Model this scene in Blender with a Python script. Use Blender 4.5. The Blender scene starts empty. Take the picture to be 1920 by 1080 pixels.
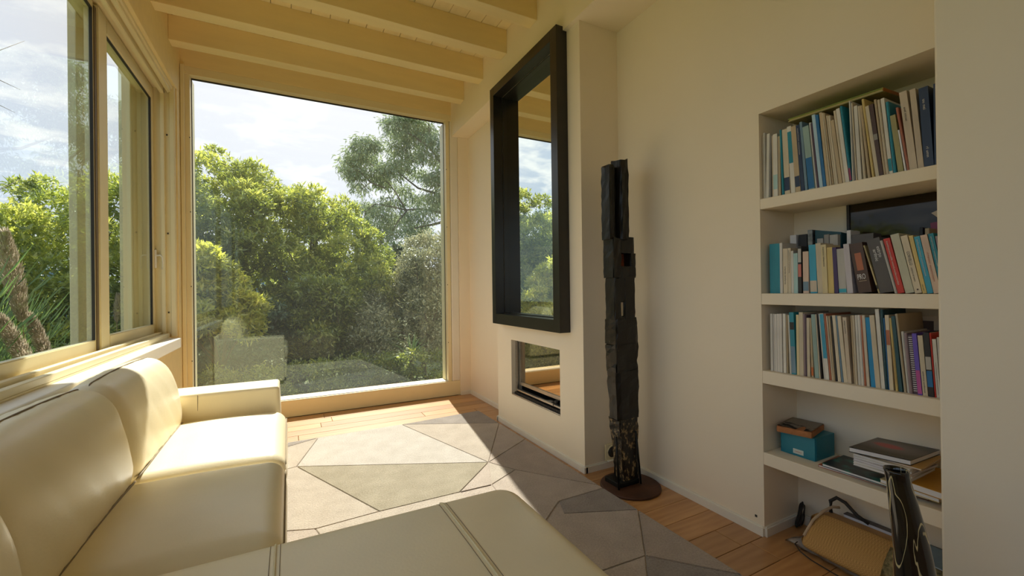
import bpy, bmesh, math, random
import numpy as np
from mathutils import Vector, Matrix

C = bpy.context.scene.collection
SC = bpy.context.scene
R = math.radians

# ------------------------------------------------------------------ camera
cam_d = bpy.data.cameras.new('camera')
cam_d.sensor_width = 36.0
cam_d.lens = 798.335 / 1920 * 36
cam_d.clip_start = 0.02
cam_d.clip_end = 500
cam = bpy.data.objects.new('camera', cam_d)
C.objects.link(cam)
_r = Vector((0.88554878, -0.46437006, -0.01279887))
_u = Vector((0.01013021, -0.00824123, 0.99991473))
_f = Vector((0.46443594, 0.88560292, 0.00259385))
cam.matrix_world = Matrix(((_r.x, _u.x, -_f.x, 0), (_r.y, _u.y, -_f.y, 0), (_r.z, _u.z, -_f.z, 1.1), (0, 0, 0, 1)))
SC.camera = cam

# ------------------------------------------------------------------ light and exposure
SUN_AZ, SUN_EL = R(8.9), R(44.2)
SUN_DIR = Vector((math.sin(SUN_AZ) * math.cos(SUN_EL), math.cos(SUN_AZ) * math.cos(SUN_EL), math.sin(SUN_EL)))
sun_d = bpy.data.lights.new('sun', 'SUN')
sun_d.energy = 5.6
sun_d.angle = R(0.6)
sun_d.color = (1.0, 0.95, 0.88)
sun = bpy.data.objects.new('sun', sun_d)
sun.rotation_euler = SUN_DIR.to_track_quat('Z', 'Y').to_euler()
sun.location = (2, 12, 12)
C.objects.link(sun)

SKY_STRENGTH = 0.76
world = bpy.data.worlds.new('sky')
SC.world = world
world.use_nodes = True


def build_sky():
    nt = world.node_tree
    N, L = nt.nodes, nt.links
    N.clear()
    out = N.new('ShaderNodeOutputWorld')
    bg = N.new('ShaderNodeBackground')
    bg.inputs['Strength'].default_value = SKY_STRENGTH
    tc = N.new('ShaderNodeTexCoord')
    sep = N.new('ShaderNodeSeparateXYZ')
    L.new(tc.outputs['Generated'], sep.inputs[0])
    ramp = N.new('ShaderNodeValToRGB')
    ramp.color_ramp.elements[0].position = 0.0
    ramp.color_ramp.elements[0].color = (0.54, 0.61, 0.70, 1)
    ramp.color_ramp.elements[1].position = 0.75
    ramp.color_ramp.elements[1].color = (0.28, 0.40, 0.62, 1)
    e = ramp.color_ramp.elements.new(0.3)
    e.color = (0.36, 0.49, 0.70, 1)
    L.new(sep.outputs['Z'], ramp.inputs[0])
    # bright haze around the sun
    dot = N.new('ShaderNodeVectorMath'); dot.operation = 'DOT_PRODUCT'
    dot.inputs[1].default_value = SUN_DIR
    L.new(tc.outputs['Generated'], dot.inputs[0])
    mr = N.new('ShaderNodeMapRange')
    mr.inputs['From Min'].default_value = 0.55
    mr.inputs['From Max'].default_value = 1.0
    mr.interpolation_type = 'SMOOTHSTEP'
    L.new(dot.outputs['Value'], mr.inputs['Value'])
    glow = N.new('ShaderNodeMixRGB')
    glow.inputs['Color2'].default_value = (0.83, 0.81, 0.87, 1)
    mm = N.new('ShaderNodeMath'); mm.operation = 'POWER'; mm.inputs[1].default_value = 0.9
    L.new(mr.outputs[0], mm.inputs[0])
    L.new(mm.outputs[0], glow.inputs['Fac'])
    L.new(ramp.outputs[0], glow.inputs['Color1'])
    # clouds
    dv = N.new('ShaderNodeVectorMath'); dv.operation = 'DIVIDE'
    mx = N.new('ShaderNodeMath'); mx.operation = 'MAXIMUM'; mx.inputs[1].default_value = 0.06
    ad = N.new('ShaderNodeMath'); ad.operation = 'ADD'; ad.inputs[1].default_value = 0.12
    L.new(sep.outputs['Z'], mx.inputs[0]); L.new(mx.outputs[0], ad.inputs[0])
    cmb = N.new('ShaderNodeCombineXYZ')
    for i in range(3):
        L.new(ad.outputs[0], cmb.inputs[i])
    L.new(tc.outputs['Generated'], dv.inputs[0]); L.new(cmb.outputs[0], dv.inputs[1])
    nz = N.new('ShaderNodeTexNoise')
    nz.inputs['Scale'].default_value = 3.4
    nz.inputs['Detail'].default_value = 9
    nz.inputs['Roughness'].default_value = 0.62
    nz.inputs['Distortion'].default_value = 0.35
    L.new(dv.outputs[0], nz.inputs['Vector'])
    cr = N.new('ShaderNodeValToRGB')
    cr.color_ramp.elements[0].position = 0.48
    cr.color_ramp.elements[0].color = (0, 0, 0, 1)
    cr.color_ramp.elements[1].position = 0.63
    cr.color_ramp.elements[1].color = (1, 1, 1, 1)
    L.new(nz.outputs[0], cr.inputs[0])
    cl = N.new('ShaderNodeMixRGB')
    cl.inputs['Color2'].default_value = (0.92, 0.92, 0.95, 1)
    cf = N.new('ShaderNodeMath'); cf.operation = 'MULTIPLY'; cf.inputs[1].default_value = 0.9
    L.new(cr.outputs[0], cf.inputs[0])
    L.new(cf.outputs[0], cl.inputs['Fac'])
    L.new(glow.outputs[0], cl.inputs['Color1'])
    L.new(cl.outputs[0], bg.inputs['Color'])
    L.new(bg.outputs[0], out.inputs[0])


build_sky()
vs = SC.view_settings
vs.view_transform = 'Standard'
vs.look = 'None'
vs.gamma = 1.0
vs.use_curve_mapping = False
vs.exposure = 0.92
cy = SC.cycles
cy.max_bounces = 10
cy.diffuse_bounces = 6
cy.glossy_bounces = 5
cy.transmission_bounces = 6
cy.transparent_max_bounces = 12
cy.caustics_reflective = False
cy.caustics_refractive = False
cy.sample_clamp_indirect = 6
cy.use_denoising = True


# ------------------------------------------------------------------ materials
def new_mat(name):
    m = bpy.data.materials.new(name)
    m.use_nodes = True
    nt = m.node_tree
    return m, nt, nt.nodes, nt.links, nt.nodes['Principled BSDF']


def mat(name, col, rough=0.6, metal=0.0, var=0.06, scale=8.0, bump=0.0, bscale=60.0, spec=0.5, stretch=None, rnd=0.0, coat=0.0):
    """procedural principled material: noise-varied colour, fine relief"""
    m, nt, N, L, P = new_mat(name)
    P.inputs['Roughness'].default_value = rough
    P.inputs['Metallic'].default_value = metal
    P.inputs['Specular IOR Level'].default_value = spec
    P.inputs['Coat Weight'].default_value = coat
    tc = N.new('ShaderNodeTexCoord')
    vec = tc.outputs['Object']
    if stretch:
        mp = N.new('ShaderNodeMapping')
        mp.inputs['Scale'].default_value = stretch
        L.new(vec, mp.inputs['Vector'])
        vec = mp.outputs[0]
    nz = N.new('ShaderNodeTexNoise')
    nz.inputs['Scale'].default_value = scale
    nz.inputs['Detail'].default_value = 5
    L.new(vec, nz.inputs['Vector'])
    hsv = N.new('ShaderNodeHueSaturation')
    hsv.inputs['Color'].default_value = (*col, 1)
    mr = N.new('ShaderNodeMapRange')
    mr.inputs['From Min'].default_value = 0.3
    mr.inputs['From Max'].default_value = 0.7
    mr.inputs['To Min'].default_value = 1 - var
    mr.inputs['To Max'].default_value = 1 + var
    L.new(nz.outputs[0], mr.inputs['Value'])
    v = mr.outputs[0]
    if rnd:
        oi = N.new('ShaderNodeObjectInfo')
        mr2 = N.new('ShaderNodeMapRange')
        mr2.inputs['To Min'].default_value = 1 - rnd
        mr2.inputs['To Max'].default_value = 1 + rnd
        L.new(oi.outputs['Random'], mr2.inputs['Value'])
        mu = N.new('ShaderNodeMath'); mu.operation = 'MULTIPLY'
        L.new(v, mu.inputs[0]); L.new(mr2.outputs[0], mu.inputs[1])
        v = mu.outputs[0]
    L.new(v, hsv.inputs['Value'])
    L.new(hsv.outputs[0], P.inputs['Base Color'])
    if bump:
        nb = N.new('ShaderNodeTexNoise')
        nb.inputs['Scale'].default_value = bscale
        nb.inputs['Detail'].default_value = 6
        L.new(vec, nb.inputs['Vector'])
        bp = N.new('ShaderNodeBump')
        bp.inputs['Strength'].default_value = bump
        bp.inputs['Distance'].default_value = 0.01
        L.new(nb.outputs[0], bp.inputs['Height'])
        L.new(bp.outputs[0], P.inputs['Normal'])
    return m


def wood_floor_mat():
    m, nt, N, L, P = new_mat('oak_floor')
    tc = N.new('ShaderNodeTexCoord')
    oi = N.new('ShaderNodeObjectInfo')
    ad = N.new('ShaderNodeVectorMath'); ad.operation = 'ADD'
    sc = N.new('ShaderNodeVectorMath'); sc.operation = 'SCALE'; sc.inputs['Scale'].default_value = 13.0
    cmb = N.new('ShaderNodeCombineXYZ')
    L.new(oi.outputs['Random'], cmb.inputs[0]); L.new(oi.outputs['Random'], cmb.inputs[1])
    L.new(cmb.outputs[0], sc.inputs[0])
    L.new(tc.outputs['Object'], ad.inputs[0]); L.new(sc.outputs[0], ad.inputs[1])
    mp = N.new('ShaderNodeMapping'); mp.inputs['Scale'].default_value = (1.2, 9, 3)
    L.new(ad.outputs[0], mp.inputs['Vector'])
    nz = N.new('ShaderNodeTexNoise'); nz.inputs['Scale'].default_value = 1.6; nz.inputs['Detail'].default_value = 8
    nz.inputs['Distortion'].default_value = 1.6
    L.new(mp.outputs[0], nz.inputs['Vector'])
    wv = N.new('ShaderNodeTexWave'); wv.inputs['Scale'].default_value = 0.9; wv.inputs['Distortion'].default_value = 9
    wv.inputs['Detail'].default_value = 3; wv.bands_direction = 'Y'
    L.new(mp.outputs[0], wv.inputs['Vector'])
    mx = N.new('ShaderNodeMath'); mx.operation = 'MULTIPLY_ADD'; mx.inputs[1].default_value = 0.22
    L.new(wv.outputs[0], mx.inputs[0]); L.new(nz.outputs[0], mx.inputs[2])
    cr = N.new('ShaderNodeValToRGB')
    cr.color_ramp.elements[0].position = 0.3; cr.color_ramp.elements[0].color = (0.40, 0.185, 0.058, 1)
    cr.color_ramp.elements[1].position = 0.95; cr.color_ramp.elements[1].color = (0.58, 0.31, 0.12, 1)
    L.new(mx.outputs[0], cr.inputs[0])
    hsv = N.new('ShaderNodeHueSaturation')
    mr = N.new('ShaderNodeMapRange'); mr.inputs['To Min'].default_value = 0.78; mr.inputs['To Max'].default_value = 1.18
    L.new(oi.outputs['Random'], mr.inputs['Value']); L.new(mr.outputs[0], hsv.inputs['Value'])
    L.new(cr.outputs[0], hsv.inputs['Color']); L.new(hsv.outputs[0], P.inputs['Base Color'])
    P.inputs['Roughness'].default_value = 0.33
    P.inputs['Coat Weight'].default_value = 0.3
    P.inputs['Coat Roughness'].default_value = 0.25
    bp = N.new('ShaderNodeBump'); bp.inputs['Strength'].default_value = 0.12; bp.inputs['Distance'].default_value = 0.004
    L.new(mx.outputs[0], bp.inputs['Height']); L.new(bp.outputs[0], P.inputs['Normal'])
    return m


def carpet_mat(name, c1, c2):
    m, nt, N, L, P = new_mat(name)
    tc = N.new('ShaderNodeTexCoord')
    nz = N.new('ShaderNodeTexNoise'); nz.inputs['Scale'].default_value = 120; nz.inputs['Detail'].default_value = 4; nz.inputs['Roughness'].default_value = 0.75
    L.new(tc.outputs['Object'], nz.inputs['Vector'])
    n2 = N.new('ShaderNodeTexNoise'); n2.inputs['Scale'].default_value = 9; n2.inputs['Detail'].default_value = 5
    L.new(tc.outputs['Object'], n2.inputs['Vector'])
    mu = N.new('ShaderNodeMath'); mu.operation = 'MULTIPLY_ADD'; mu.inputs[1].default_value = 0.45
    L.new(n2.outputs[0], mu.inputs[0]); L.new(nz.outputs[0], mu.inputs[2])
    cr = N.new('ShaderNodeValToRGB')
    cr.color_ramp.elements[0].position = 0.5; cr.color_ramp.elements[0].color = (*c1, 1)
    cr.color_ramp.elements[1].position = 0.95; cr.color_ramp.elements[1].color = (*c2, 1)
    L.new(mu.outputs[0], cr.inputs[0]); L.new(cr.outputs[0], P.inputs['Base Color'])
    P.inputs['Roughness'].default_value = 0.95
    P.inputs['Specular IOR Level'].default_value = 0.1
    P.inputs['Sheen Weight'].default_value = 0.3
    bp = N.new('ShaderNodeBump'); bp.inputs['Strength'].default_value = 0.9; bp.inputs['Distance'].default_value = 0.01
    L.new(mu.outputs[0], bp.inputs['Height']); L.new(bp.outputs[0], P.inputs['Normal'])
    return m


def glass_mat(name, tint, gain, haze=0.0):
    """window pane: clear with a Fresnel reflection of several pane surfaces"""
    m, nt, N, L, P = new_mat(name)
    N.remove(P)
    out = N['Material Output']
    tr = N.new('ShaderNodeBsdfTransparent'); tr.inputs[0].default_value = (*tint, 1)
    gl = N.new('ShaderNodeBsdfGlossy'); gl.inputs['Roughness'].default_value = 0.0
    gl.inputs['Color'].default_value = (0.85, 1.0, 0.92, 1)
    fr = N.new('ShaderNodeLayerWeight'); fr.inputs['Blend'].default_value = 0.25
    mr = N.new('ShaderNodeMath'); mr.operation = 'MULTIPLY'; mr.inputs[1].default_value = gain
    mr.use_clamp = True
    fz = N.new('ShaderNodeFresnel'); fz.inputs['IOR'].default_value = 1.5
    geo = N.new('ShaderNodeNewGeometry')
    L.new(fz.outputs[0], mr.inputs[0])
    mix = N.new('ShaderNodeMixShader')
    fb = N.new('ShaderNodeMath'); fb.operation = 'SUBTRACT'; fb.inputs[0].default_value = 1.0
    ff_ = N.new('ShaderNodeMath'); ff_.operation = 'MULTIPLY'
    L.new(geo.outputs['Backfacing'], fb.inputs[1])
    L.new(mr.outputs[0], ff_.inputs[0]); L.new(fb.outputs[0], ff_.inputs[1])   # the reflection is counted on the near face only
    L.new(ff_.outputs[0], mix.inputs[0]); L.new(tr.outputs[0], mix.inputs[1]); L.new(gl.outputs[0], mix.inputs[2])
    dust_haze = N.new('ShaderNodeBsdfTranslucent'); dust_haze.inputs[0].default_value = (0.85, 0.9, 0.82, 1)
    mh = N.new('ShaderNodeMixShader'); mh.inputs[0].default_value = haze      # dusty translucent film, put in to haze the view and lift its darks
    L.new(mix.outputs[0], mh.inputs[1]); L.new(dust_haze.outputs[0], mh.inputs[2])
    L.new(mh.outputs[0], out.inputs[0])
    N.remove(fr)
    return m


def leaf_mat(name, c_dark, c_mid, c_light, trans=0.5, rough=0.45):
    m, nt, N, L, P = new_mat(name)
    N.remove(P)
    out = N['Material Output']
    at = N.new('ShaderNodeAttribute'); at.attribute_name = 'tint'
    cr = N.new('ShaderNodeValToRGB')
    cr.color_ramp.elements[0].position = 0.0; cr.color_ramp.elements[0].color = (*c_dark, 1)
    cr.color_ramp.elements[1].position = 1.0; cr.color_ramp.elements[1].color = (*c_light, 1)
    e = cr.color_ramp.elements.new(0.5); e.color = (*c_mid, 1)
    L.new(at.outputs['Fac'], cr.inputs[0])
    d = N.new('ShaderNodeBsdfDiffuse'); t = N.new('ShaderNodeBsdfTranslucent'); g = N.new('ShaderNodeBsdfGlossy')
    g.inputs['Roughness'].default_value = rough; g.inputs['Color'].default_value = (0.8, 0.85, 0.8, 1)
    L.new(cr.outputs[0], d.inputs[0]); L.new(cr.outputs[0], t.inputs[0])
    m1 = N.new('ShaderNodeMixShader'); m1.inputs[0].default_value = trans
    L.new(d.outputs[0], m1.inputs[1]); L.new(t.outputs[0], m1.inputs[2])
    m2 = N.new('ShaderNodeMixShader'); m2.inputs[0].default_value = 0.10
    L.new(m1.outputs[0], m2.inputs[1]); L.new(g.outputs[0], m2.inputs[2])
    L.new(m2.outputs[0], out.inputs[0])
    return m


M = {}
M['wall'] = mat('wall_paint', (0.90, 0.79, 0.615), 0.75, var=0.025, scale=1.6, bump=0.06, bscale=45, spec=0.25)
M['wood_paint'] = mat('painted_wood', (0.90, 0.74, 0.40), 0.5, var=0.03, scale=3, bump=0.08, bscale=30, stretch=(1, 6, 6), spec=0.35)
M['plank_paint'] = mat('painted_plank', (0.92, 0.77, 0.45), 0.5, var=0.04, scale=3, bump=0.1, bscale=30, stretch=(6, 1, 6), spec=0.35, rnd=0.05)
M['frame_paint'] = mat('frame_paint', (0.85, 0.745, 0.47), 0.42, var=0.03, scale=4, bump=0.04, bscale=40, spec=0.45)
M['sill'] = mat('sill_paint', (0.84, 0.79, 0.68), 0.4, var=0.03, scale=4, bump=0.04, bscale=40)
M['gasket'] = mat('dark_gasket', (0.03, 0.025, 0.02), 0.6)
M['dark_gap'] = mat('dark_gap', (0.05, 0.04, 0.03), 0.9)
M['floor'] = wood_floor_mat()
M['glass'] = glass_mat('far_glass', (0.95, 0.97, 0.95), 2.4, 0.007)
M['glass_side'] = glass_mat('side_glass', (0.95, 0.97, 0.95), 1.2)
M['leather'] = mat('cream_leather', (0.88, 0.77, 0.53), 0.36, var=0.035, scale=5, bump=0.05, bscale=140, spec=0.55)
M['stitch_and_shade'] = mat('seam_thread_and_shade', (0.26, 0.20, 0.12), 0.7)  # thread of the real seams, also the painted shade behind the seats
M['piping'] = mat('leather_piping', (0.78, 0.68, 0.42), 0.4)
M['dark_foot'] = mat('dark_foot', (0.03, 0.025, 0.02), 0.5)
M['mirror_frame'] = mat('dark_frame', (0.020, 0.017, 0.013), 0.30, var=0.2, scale=6, bump=0.04, bscale=50, spec=0.5)
M['steel'] = mat('brushed_steel', (0.45, 0.42, 0.38), 0.35, metal=0.9, var=0.1, scale=20, stretch=(1, 1, 8))
M['soot'] = mat('dark_steel', (0.05, 0.045, 0.04), 0.5, metal=0.4)
M['rust'] = mat('rusty_iron', (0.085, 0.035, 0.018), 0.55, metal=0.35, var=0.45, scale=9, bump=0.15, bscale=40)
M['rod'] = mat('black_iron', (0.012, 0.012, 0.012), 0.45, metal=0.5)


def charred_mat(name, speck, orange=0.0):
    m, nt, N, L, P = new_mat(name)
    tc = N.new('ShaderNodeTexCoord')
    mp = N.new('ShaderNodeMapping'); mp.inputs['Scale'].default_value = (1, 1, 0.45)
    L.new(tc.outputs['Object'], mp.inputs['Vector'])
    nz = N.new('ShaderNodeTexNoise'); nz.inputs['Scale'].default_value = 70; nz.inputs['Detail'].default_value = 7
    nz.inputs['Roughness'].default_value = 0.7
    L.new(mp.outputs[0], nz.inputs['Vector'])
    cr = N.new('ShaderNodeValToRGB')
    cr.color_ramp.elements[0].position = speck; cr.color_ramp.elements[0].color = (0.010, 0.008, 0.006, 1)
    cr.color_ramp.elements[1].position = speck + 0.06; cr.color_ramp.elements[1].color = (0.30, 0.21, 0.10, 1)
    L.new(nz.outputs[0], cr.inputs[0]); L.new(cr.outputs[0], P.inputs['Base Color'])
    P.inputs['Roughness'].default_value = 0.38
    P.inputs['Specular IOR Level'].default_value = 0.4
    n2 = N.new('ShaderNodeTexNoise'); n2.inputs['Scale'].default_value = 28; n2.inputs['Detail'].default_value = 6
    L.new(mp.outputs[0], n2.inputs['Vector'])
    bp = N.new('ShaderNodeBump'); bp.inputs['Strength'].default_value = 0.35; bp.inputs['Distance'].default_value = 0.012
    L.new(n2.outputs[0], bp.inputs['Height']); L.new(bp.outputs[0], P.inputs['Normal'])
    return m


M['charred'] = charred_mat('charred_wood', 0.665)
M['charred_speckled'] = charred_mat('charred_speckled_wood', 0.53)
M['ember_wood'] = mat('raw_red_wood', (0.30, 0.07, 0.02), 0.6, var=0.3, scale=12)


# ------------------------------------------------------------------ mesh helpers
def link(name, me, m=None, parent=None, loc=None):
    o = bpy.data.objects.new(name, me)
    C.objects.link(o)
    if m is not None and me is not None and not me.materials:
        me.materials.append(m)
    if parent is not None:
        o.parent = parent
        wl = world_loc(parent)
        o.matrix_parent_inverse = Matrix.Translation(-wl)
    if loc is not None:
        o.location = loc
    return o


def world_loc(o):
    return Vector(o.get('_wl', (0, 0, 0)))


def thing(name, label, cat, loc=(0, 0, 0), group=None):
    o = bpy.data.objects.new(name, None)
    o.empty_display_size = 0.1
    o.location = loc
    o['_wl'] = tuple(loc)
    C.objects.link(o)
    tag(o, label, cat, group)
    return o


def tag(o, label, cat, group=None):
    o['label'] = label
    o['category'] = cat
    if group:
        o['group'] = group
    return o


def structure(o):
    o['kind'] = 'structure'
    return o


def stuff(o):
    o['kind'] = 'stuff'
    return o


def bm_to(name, bm, m, parent=None, smooth=False, loc=None):
    me = bpy.data.meshes.new(name)
    bm.normal_update()
    bm.to_mesh(me)
    bm.free()
    if smooth:
        me.shade_smooth()
    return link(name, me, m, parent, loc)


def add_box(bm, x0, x1, y0, y1, z0, z1):
    x0, x1 = min(x0, x1), max(x0, x1); y0, y1 = min(y0, y1), max(y0, y1); z0, z1 = min(z0, z1), max(z0, z1)
    v = [bm.verts.new(p) for p in ((x0, y0, z0), (x1, y0, z0), (x1, y1, z0), (x0, y1, z0), (x0, y0, z1), (x1, y0, z1), (x1, y1, z1), (x0, y1, z1))]
    fs = [bm.faces.new([v[i] for i in q]) for q in ((0, 3, 2, 1), (4, 5, 6, 7), (0, 1, 5, 4), (1, 2, 6, 5), (2, 3, 7, 6), (3, 0, 4, 7))]
    return v, fs


def box(name, b, m, parent=None, bevel=0.0, seg=2, smooth=False):
    bm = bmesh.new()
    add_box(bm, *b)
    if bevel:
        bmesh.ops.bevel(bm, geom=bm.edges[:], offset=bevel, segments=seg, affect='EDGES', profile=0.5)
    return bm_to(name, bm, m, parent, smooth)


def boxes(name, bs, m, parent=None, bevel=0.0):
    bm = bmesh.new()
    for b in bs:
        t = bmesh.new()
        add_box(t, *b)
        if bevel:
            bmesh.ops.bevel(t, geom=t.edges[:], offset=bevel, segments=2, affect='EDGES')
        me = bpy.data.meshes.new('tmp')
        t.to_mesh(me); t.free()
        bm.from_mesh(me)
        bpy.data.meshes.remove(me)
    return bm_to(name, bm, m, parent)


def prism(name, pts, z0, z1, m, parent=None, bevel=0.0, axis='z', smooth=False):
    """polygon extruded: axis z -> pts (x,y); axis y -> pts (x,z)"""
    bm = bmesh.new()
    def P(p, h):
        return (p[0], p[1], h) if axis == 'z' else ((p[0], h, p[1]) if axis == 'y' else (h, p[0], p[1]))
    a = [bm.verts.new(P(p, z0)) for p in pts]
    b = [bm.verts.new(P(p, z1)) for p in pts]
    n = len(pts)
    bm.faces.new(a[::-1]); bm.faces.new(b)
    for i in range(n):
        bm.faces.new((a[i], a[(i + 1) % n], b[(i + 1) % n], b[i]))
    bmesh.ops.recalc_face_normals(bm, faces=bm.faces[:])
    if bevel:
        bmesh.ops.bevel(bm, geom=bm.edges[:], offset=bevel, segments=2, affect='EDGES')
    return bm_to(name, bm, m, parent, smooth)


def tube_bm(bm, pts, r, n=8, closed=False, r_end=None):
    pts = [Vector(p) for p in pts]
    rings = []
    N_ = len(pts)
    up = Vector((0.12, 0.07, 1)).normalized()
    for i, p in enumerate(pts):
        if closed:
            t = (pts[(i + 1) % N_] - pts[i - 1]).normalized()
        else:
            t = (pts[min(i + 1, N_ - 1)] - pts[max(i - 1, 0)]).normalized()
        a = t.cross(up)
        if a.length < 1e-3:
            a = t.cross(Vector((1, 0, 0)))
        a.normalize()
        b = t.cross(a).normalized()
        rr = r if r_end is None else r + (r_end - r) * i / max(1, N_ - 1)
        rings.append([bm.verts.new(p + (a * math.cos(2 * math.pi * k / n) + b * math.sin(2 * math.pi * k / n)) * rr) for k in range(n)])
    m_ = N_ if closed else N_ - 1
    for i in range(m_):
        A, B = rings[i], rings[(i + 1) % N_]
        for k in range(n):
            bm.faces.new((A[k], A[(k + 1) % n], B[(k + 1) % n], B[k]))
    if not closed:
        bm.faces.new(rings[0][::-1]); bm.faces.new(rings[-1])


def tube(name, pts, r, m, parent=None, n=8, closed=False, r_end=None):
    bm = bmesh.new()
    tube_bm(bm, pts, r, n, closed, r_end)
    bmesh.ops.recalc_face_normals(bm, faces=bm.faces[:])
    return bm_to(name, bm, m, parent, True)


def lathe(name, prof, m, parent=None, n=32, axis_fn=None):
    """prof: list of (r, z); axis_fn(z) gives the centre (x, y)"""
    bm = bmesh.new()
    rings = []
    for r, z in prof:
        cx, cy_ = axis_fn(z)
        rings.append([bm.verts.new((cx + r * math.cos(2 * math.pi * k / n), cy_ + r * math.sin(2 * math.pi * k / n), z)) for k in range(n)])
    for A, B in zip(rings, rings[1:]):
        for k in range(n):
            bm.faces.new((A[k], A[(k + 1) % n], B[(k + 1) % n], B[k]))
    bm.faces.new(rings[0][::-1])
    bm.faces.new(rings[-1])
    bmesh.ops.recalc_face_normals(bm, faces=bm.faces[:])
    return bm_to(name, bm, m, parent, True)


def smooth_closed(pts, n):
    """Catmull-Rom resample of a closed 2D outline"""
    out = []
    k = len(pts)
    for i in range(k):
        p0, p1, p2, p3 = [np.array(pts[(i + j - 1) % k], float) for j in range(4)]
        for s in range(n):
            t = s / n
            out.append(0.5 * ((2 * p1) + (-p0 + p2) * t + (2 * p0 - 5 * p1 + 4 * p2 - p3) * t * t + (-p0 + 3 * p1 - 3 * p2 + p3) * t ** 3))
    return out


def cushion_loft(name, prof, y0, y1, m, parent, round_=0.05, puff=0.02, ny=26, wr=0.0):
    """soft cushion: closed XZ profile swept along y, ends rounded in, middle puffed out"""
    prof = [np.array(p, float) for p in prof]
    c = sum(prof) / len(prof)
    ys, sc = [], []
    for i in range(9):
        a = i / 8 * math.pi / 2
        ys.append(y0 + round_ * (1 - math.sin(a))); sc.append(1 - round_ * (1 - math.cos(a)) * 0)
    L_ = y1 - y0
    rows = []
    ts = [0.0, 0.02, 0.08, 0.2, 0.4, 0.65, 1.0]
    for t in ts:
        rows.append((y0 + round_ * t, -round_ * (1 - math.sqrt(max(0, 1 - (1 - t) ** 2)))))
    for i in range(1, ny):
        rows.append((y0 + round_ + (L_ - 2 * round_) * i / ny, 0))
    for t in ts[::-1]:
        rows.append((y1 - round_ * t, -round_ * (1 - math.sqrt(max(0, 1 - (1 - t) ** 2)))))
    # outward normals of the profile
    k = len(prof)
    nrm = []
    for i in range(k):
        t = prof[(i + 1) % k] - prof[i - 1]
        n_ = np.array([t[1], -t[0]]); n_ /= (np.linalg.norm(n_) + 1e-9)
        if np.dot(n_, prof[i] - c) < 0:
            n_ = -n_
        nrm.append(n_)
    bm = bmesh.new()
    rings = []
    rg = random.Random(5)
    for (y, off) in rows:
        u = (y - (y0 + y1) / 2) / (L_ / 2)
        pf = puff * max(0, 1 - u * u)
        ring = []
        for i in range(k):
            w = wr * math.sin(y * 61 + i * 0.9) * math.sin(y * 23 + i * 0.35) if wr else 0
            p = prof[i] + nrm[i] * (off + pf + w)
            ring.append(bm.verts.new((p[0], y, p[1])))
        rings.append(ring)
    for A, B in zip(rings, rings[1:]):
        for i in range(k):
            bm.faces.new((A[i], A[(i + 1) % k], B[(i + 1) % k], B[i]))
    bm.faces.new(rings[0][::-1]); bm.faces.new(rings[-1])
    bmesh.ops.recalc_face_normals(bm, faces=bm.faces[:])
    return bm_to(name, bm, m, parent, True)


def round_slab(name, b, r, m, parent, puff=0.0, n=10, rc=None, side=0.006):
    """upholstered block: rounded-rectangle plan (corner rc), rounded rims (r), puffed top and faces"""
    x0, x1, y0, y1, z0, z1 = b
    hx, hy = (x1 - x0) / 2, (y1 - y0) / 2
    cx, cy_ = (x0 + x1) / 2, (y0 + y1) / 2
    rc = rc or r
    def outline(ins):
        ax, ay, rr = hx - ins, hy - ins, max(rc - ins, 0.004)
        pts = []
        for qx, qy, a0 in ((1, 1, 0), (-1, 1, 90), (-1, -1, 180), (1, -1, 270)):
            for k in range(n + 1):
                a = R(a0 + 90 * k / n)
                pts.append((qx * (ax - rr) + rr * math.cos(a), qy * (ay - rr) + rr * math.sin(a)))
            # straight side, subdivided
            nqx, nqy = {(1, 1): (-1, 1), (-1, 1): (-1, -1), (-1, -1): (1, -1), (1, -1): (1, 1)}[(qx, qy)]
            a = R(a0 + 90)
            p = np.array(pts[-1]); q = np.array((nqx * (ax - rr) + rr * math.cos(a), nqy * (ay - rr) + rr * math.sin(a)))
            for k in range(1, 14):
                pts.append(tuple(p + (q - p) * k / 14))
        return pts
    bm = bmesh.new()
    rings = []
    def ring(pts, z, pf):
        out = []
        for x, y in pts:
            u, w = x / hx, y / hy
            out.append(bm.verts.new((cx + x, cy_ + y, z + pf * max(0, 1 - u * u) * max(0, 1 - w * w))))
        rings.append(out)
    def scaled(pts, s_):
        return [(x * s_, y * s_) for x, y in pts]
    base = outline(r)
    ring(scaled(base, 0.5), z0, 0)
    for k in range(7):
        a = R(90 * k / 6)
        ring(outline(r * (1 - math.sin(a))), z0 + r * (1 - math.cos(a)), 0)
    for k in range(1, 6):
        t = k / 6
        ring(outline(-side * 4 * t * (1 - t)), z0 + r + (z1 - z0 - 2 * r) * t, 0)
    for k in range(9):
        a = R(90 * k / 8)
        ring(outline(r * (1 - math.cos(a))), z1 - r + r * math.sin(a), puff)
    for s_ in (0.93, 0.85, 0.75, 0.62, 0.48, 0.33, 0.18, 0.06):
        ring(scaled(base, s_), z1, puff)
    k = len(base)
    for A, B in zip(rings, rings[1:]):
        for i in range(k):
            bm.faces.new((A[i], A[(i + 1) % k], B[(i + 1) % k], B[i]))
    bm.faces.new(rings[0][::-1]); bm.faces.new(rings[-1])
    bmesh.ops.recalc_face_normals(bm, faces=bm.faces[:])
    return bm_to(name, bm, m, parent, True)


# ================================================================== THE SETTING
FY = 4.22      # inner face of the far wall
CZ = 3.113     # underside of the ceiling planks
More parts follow.
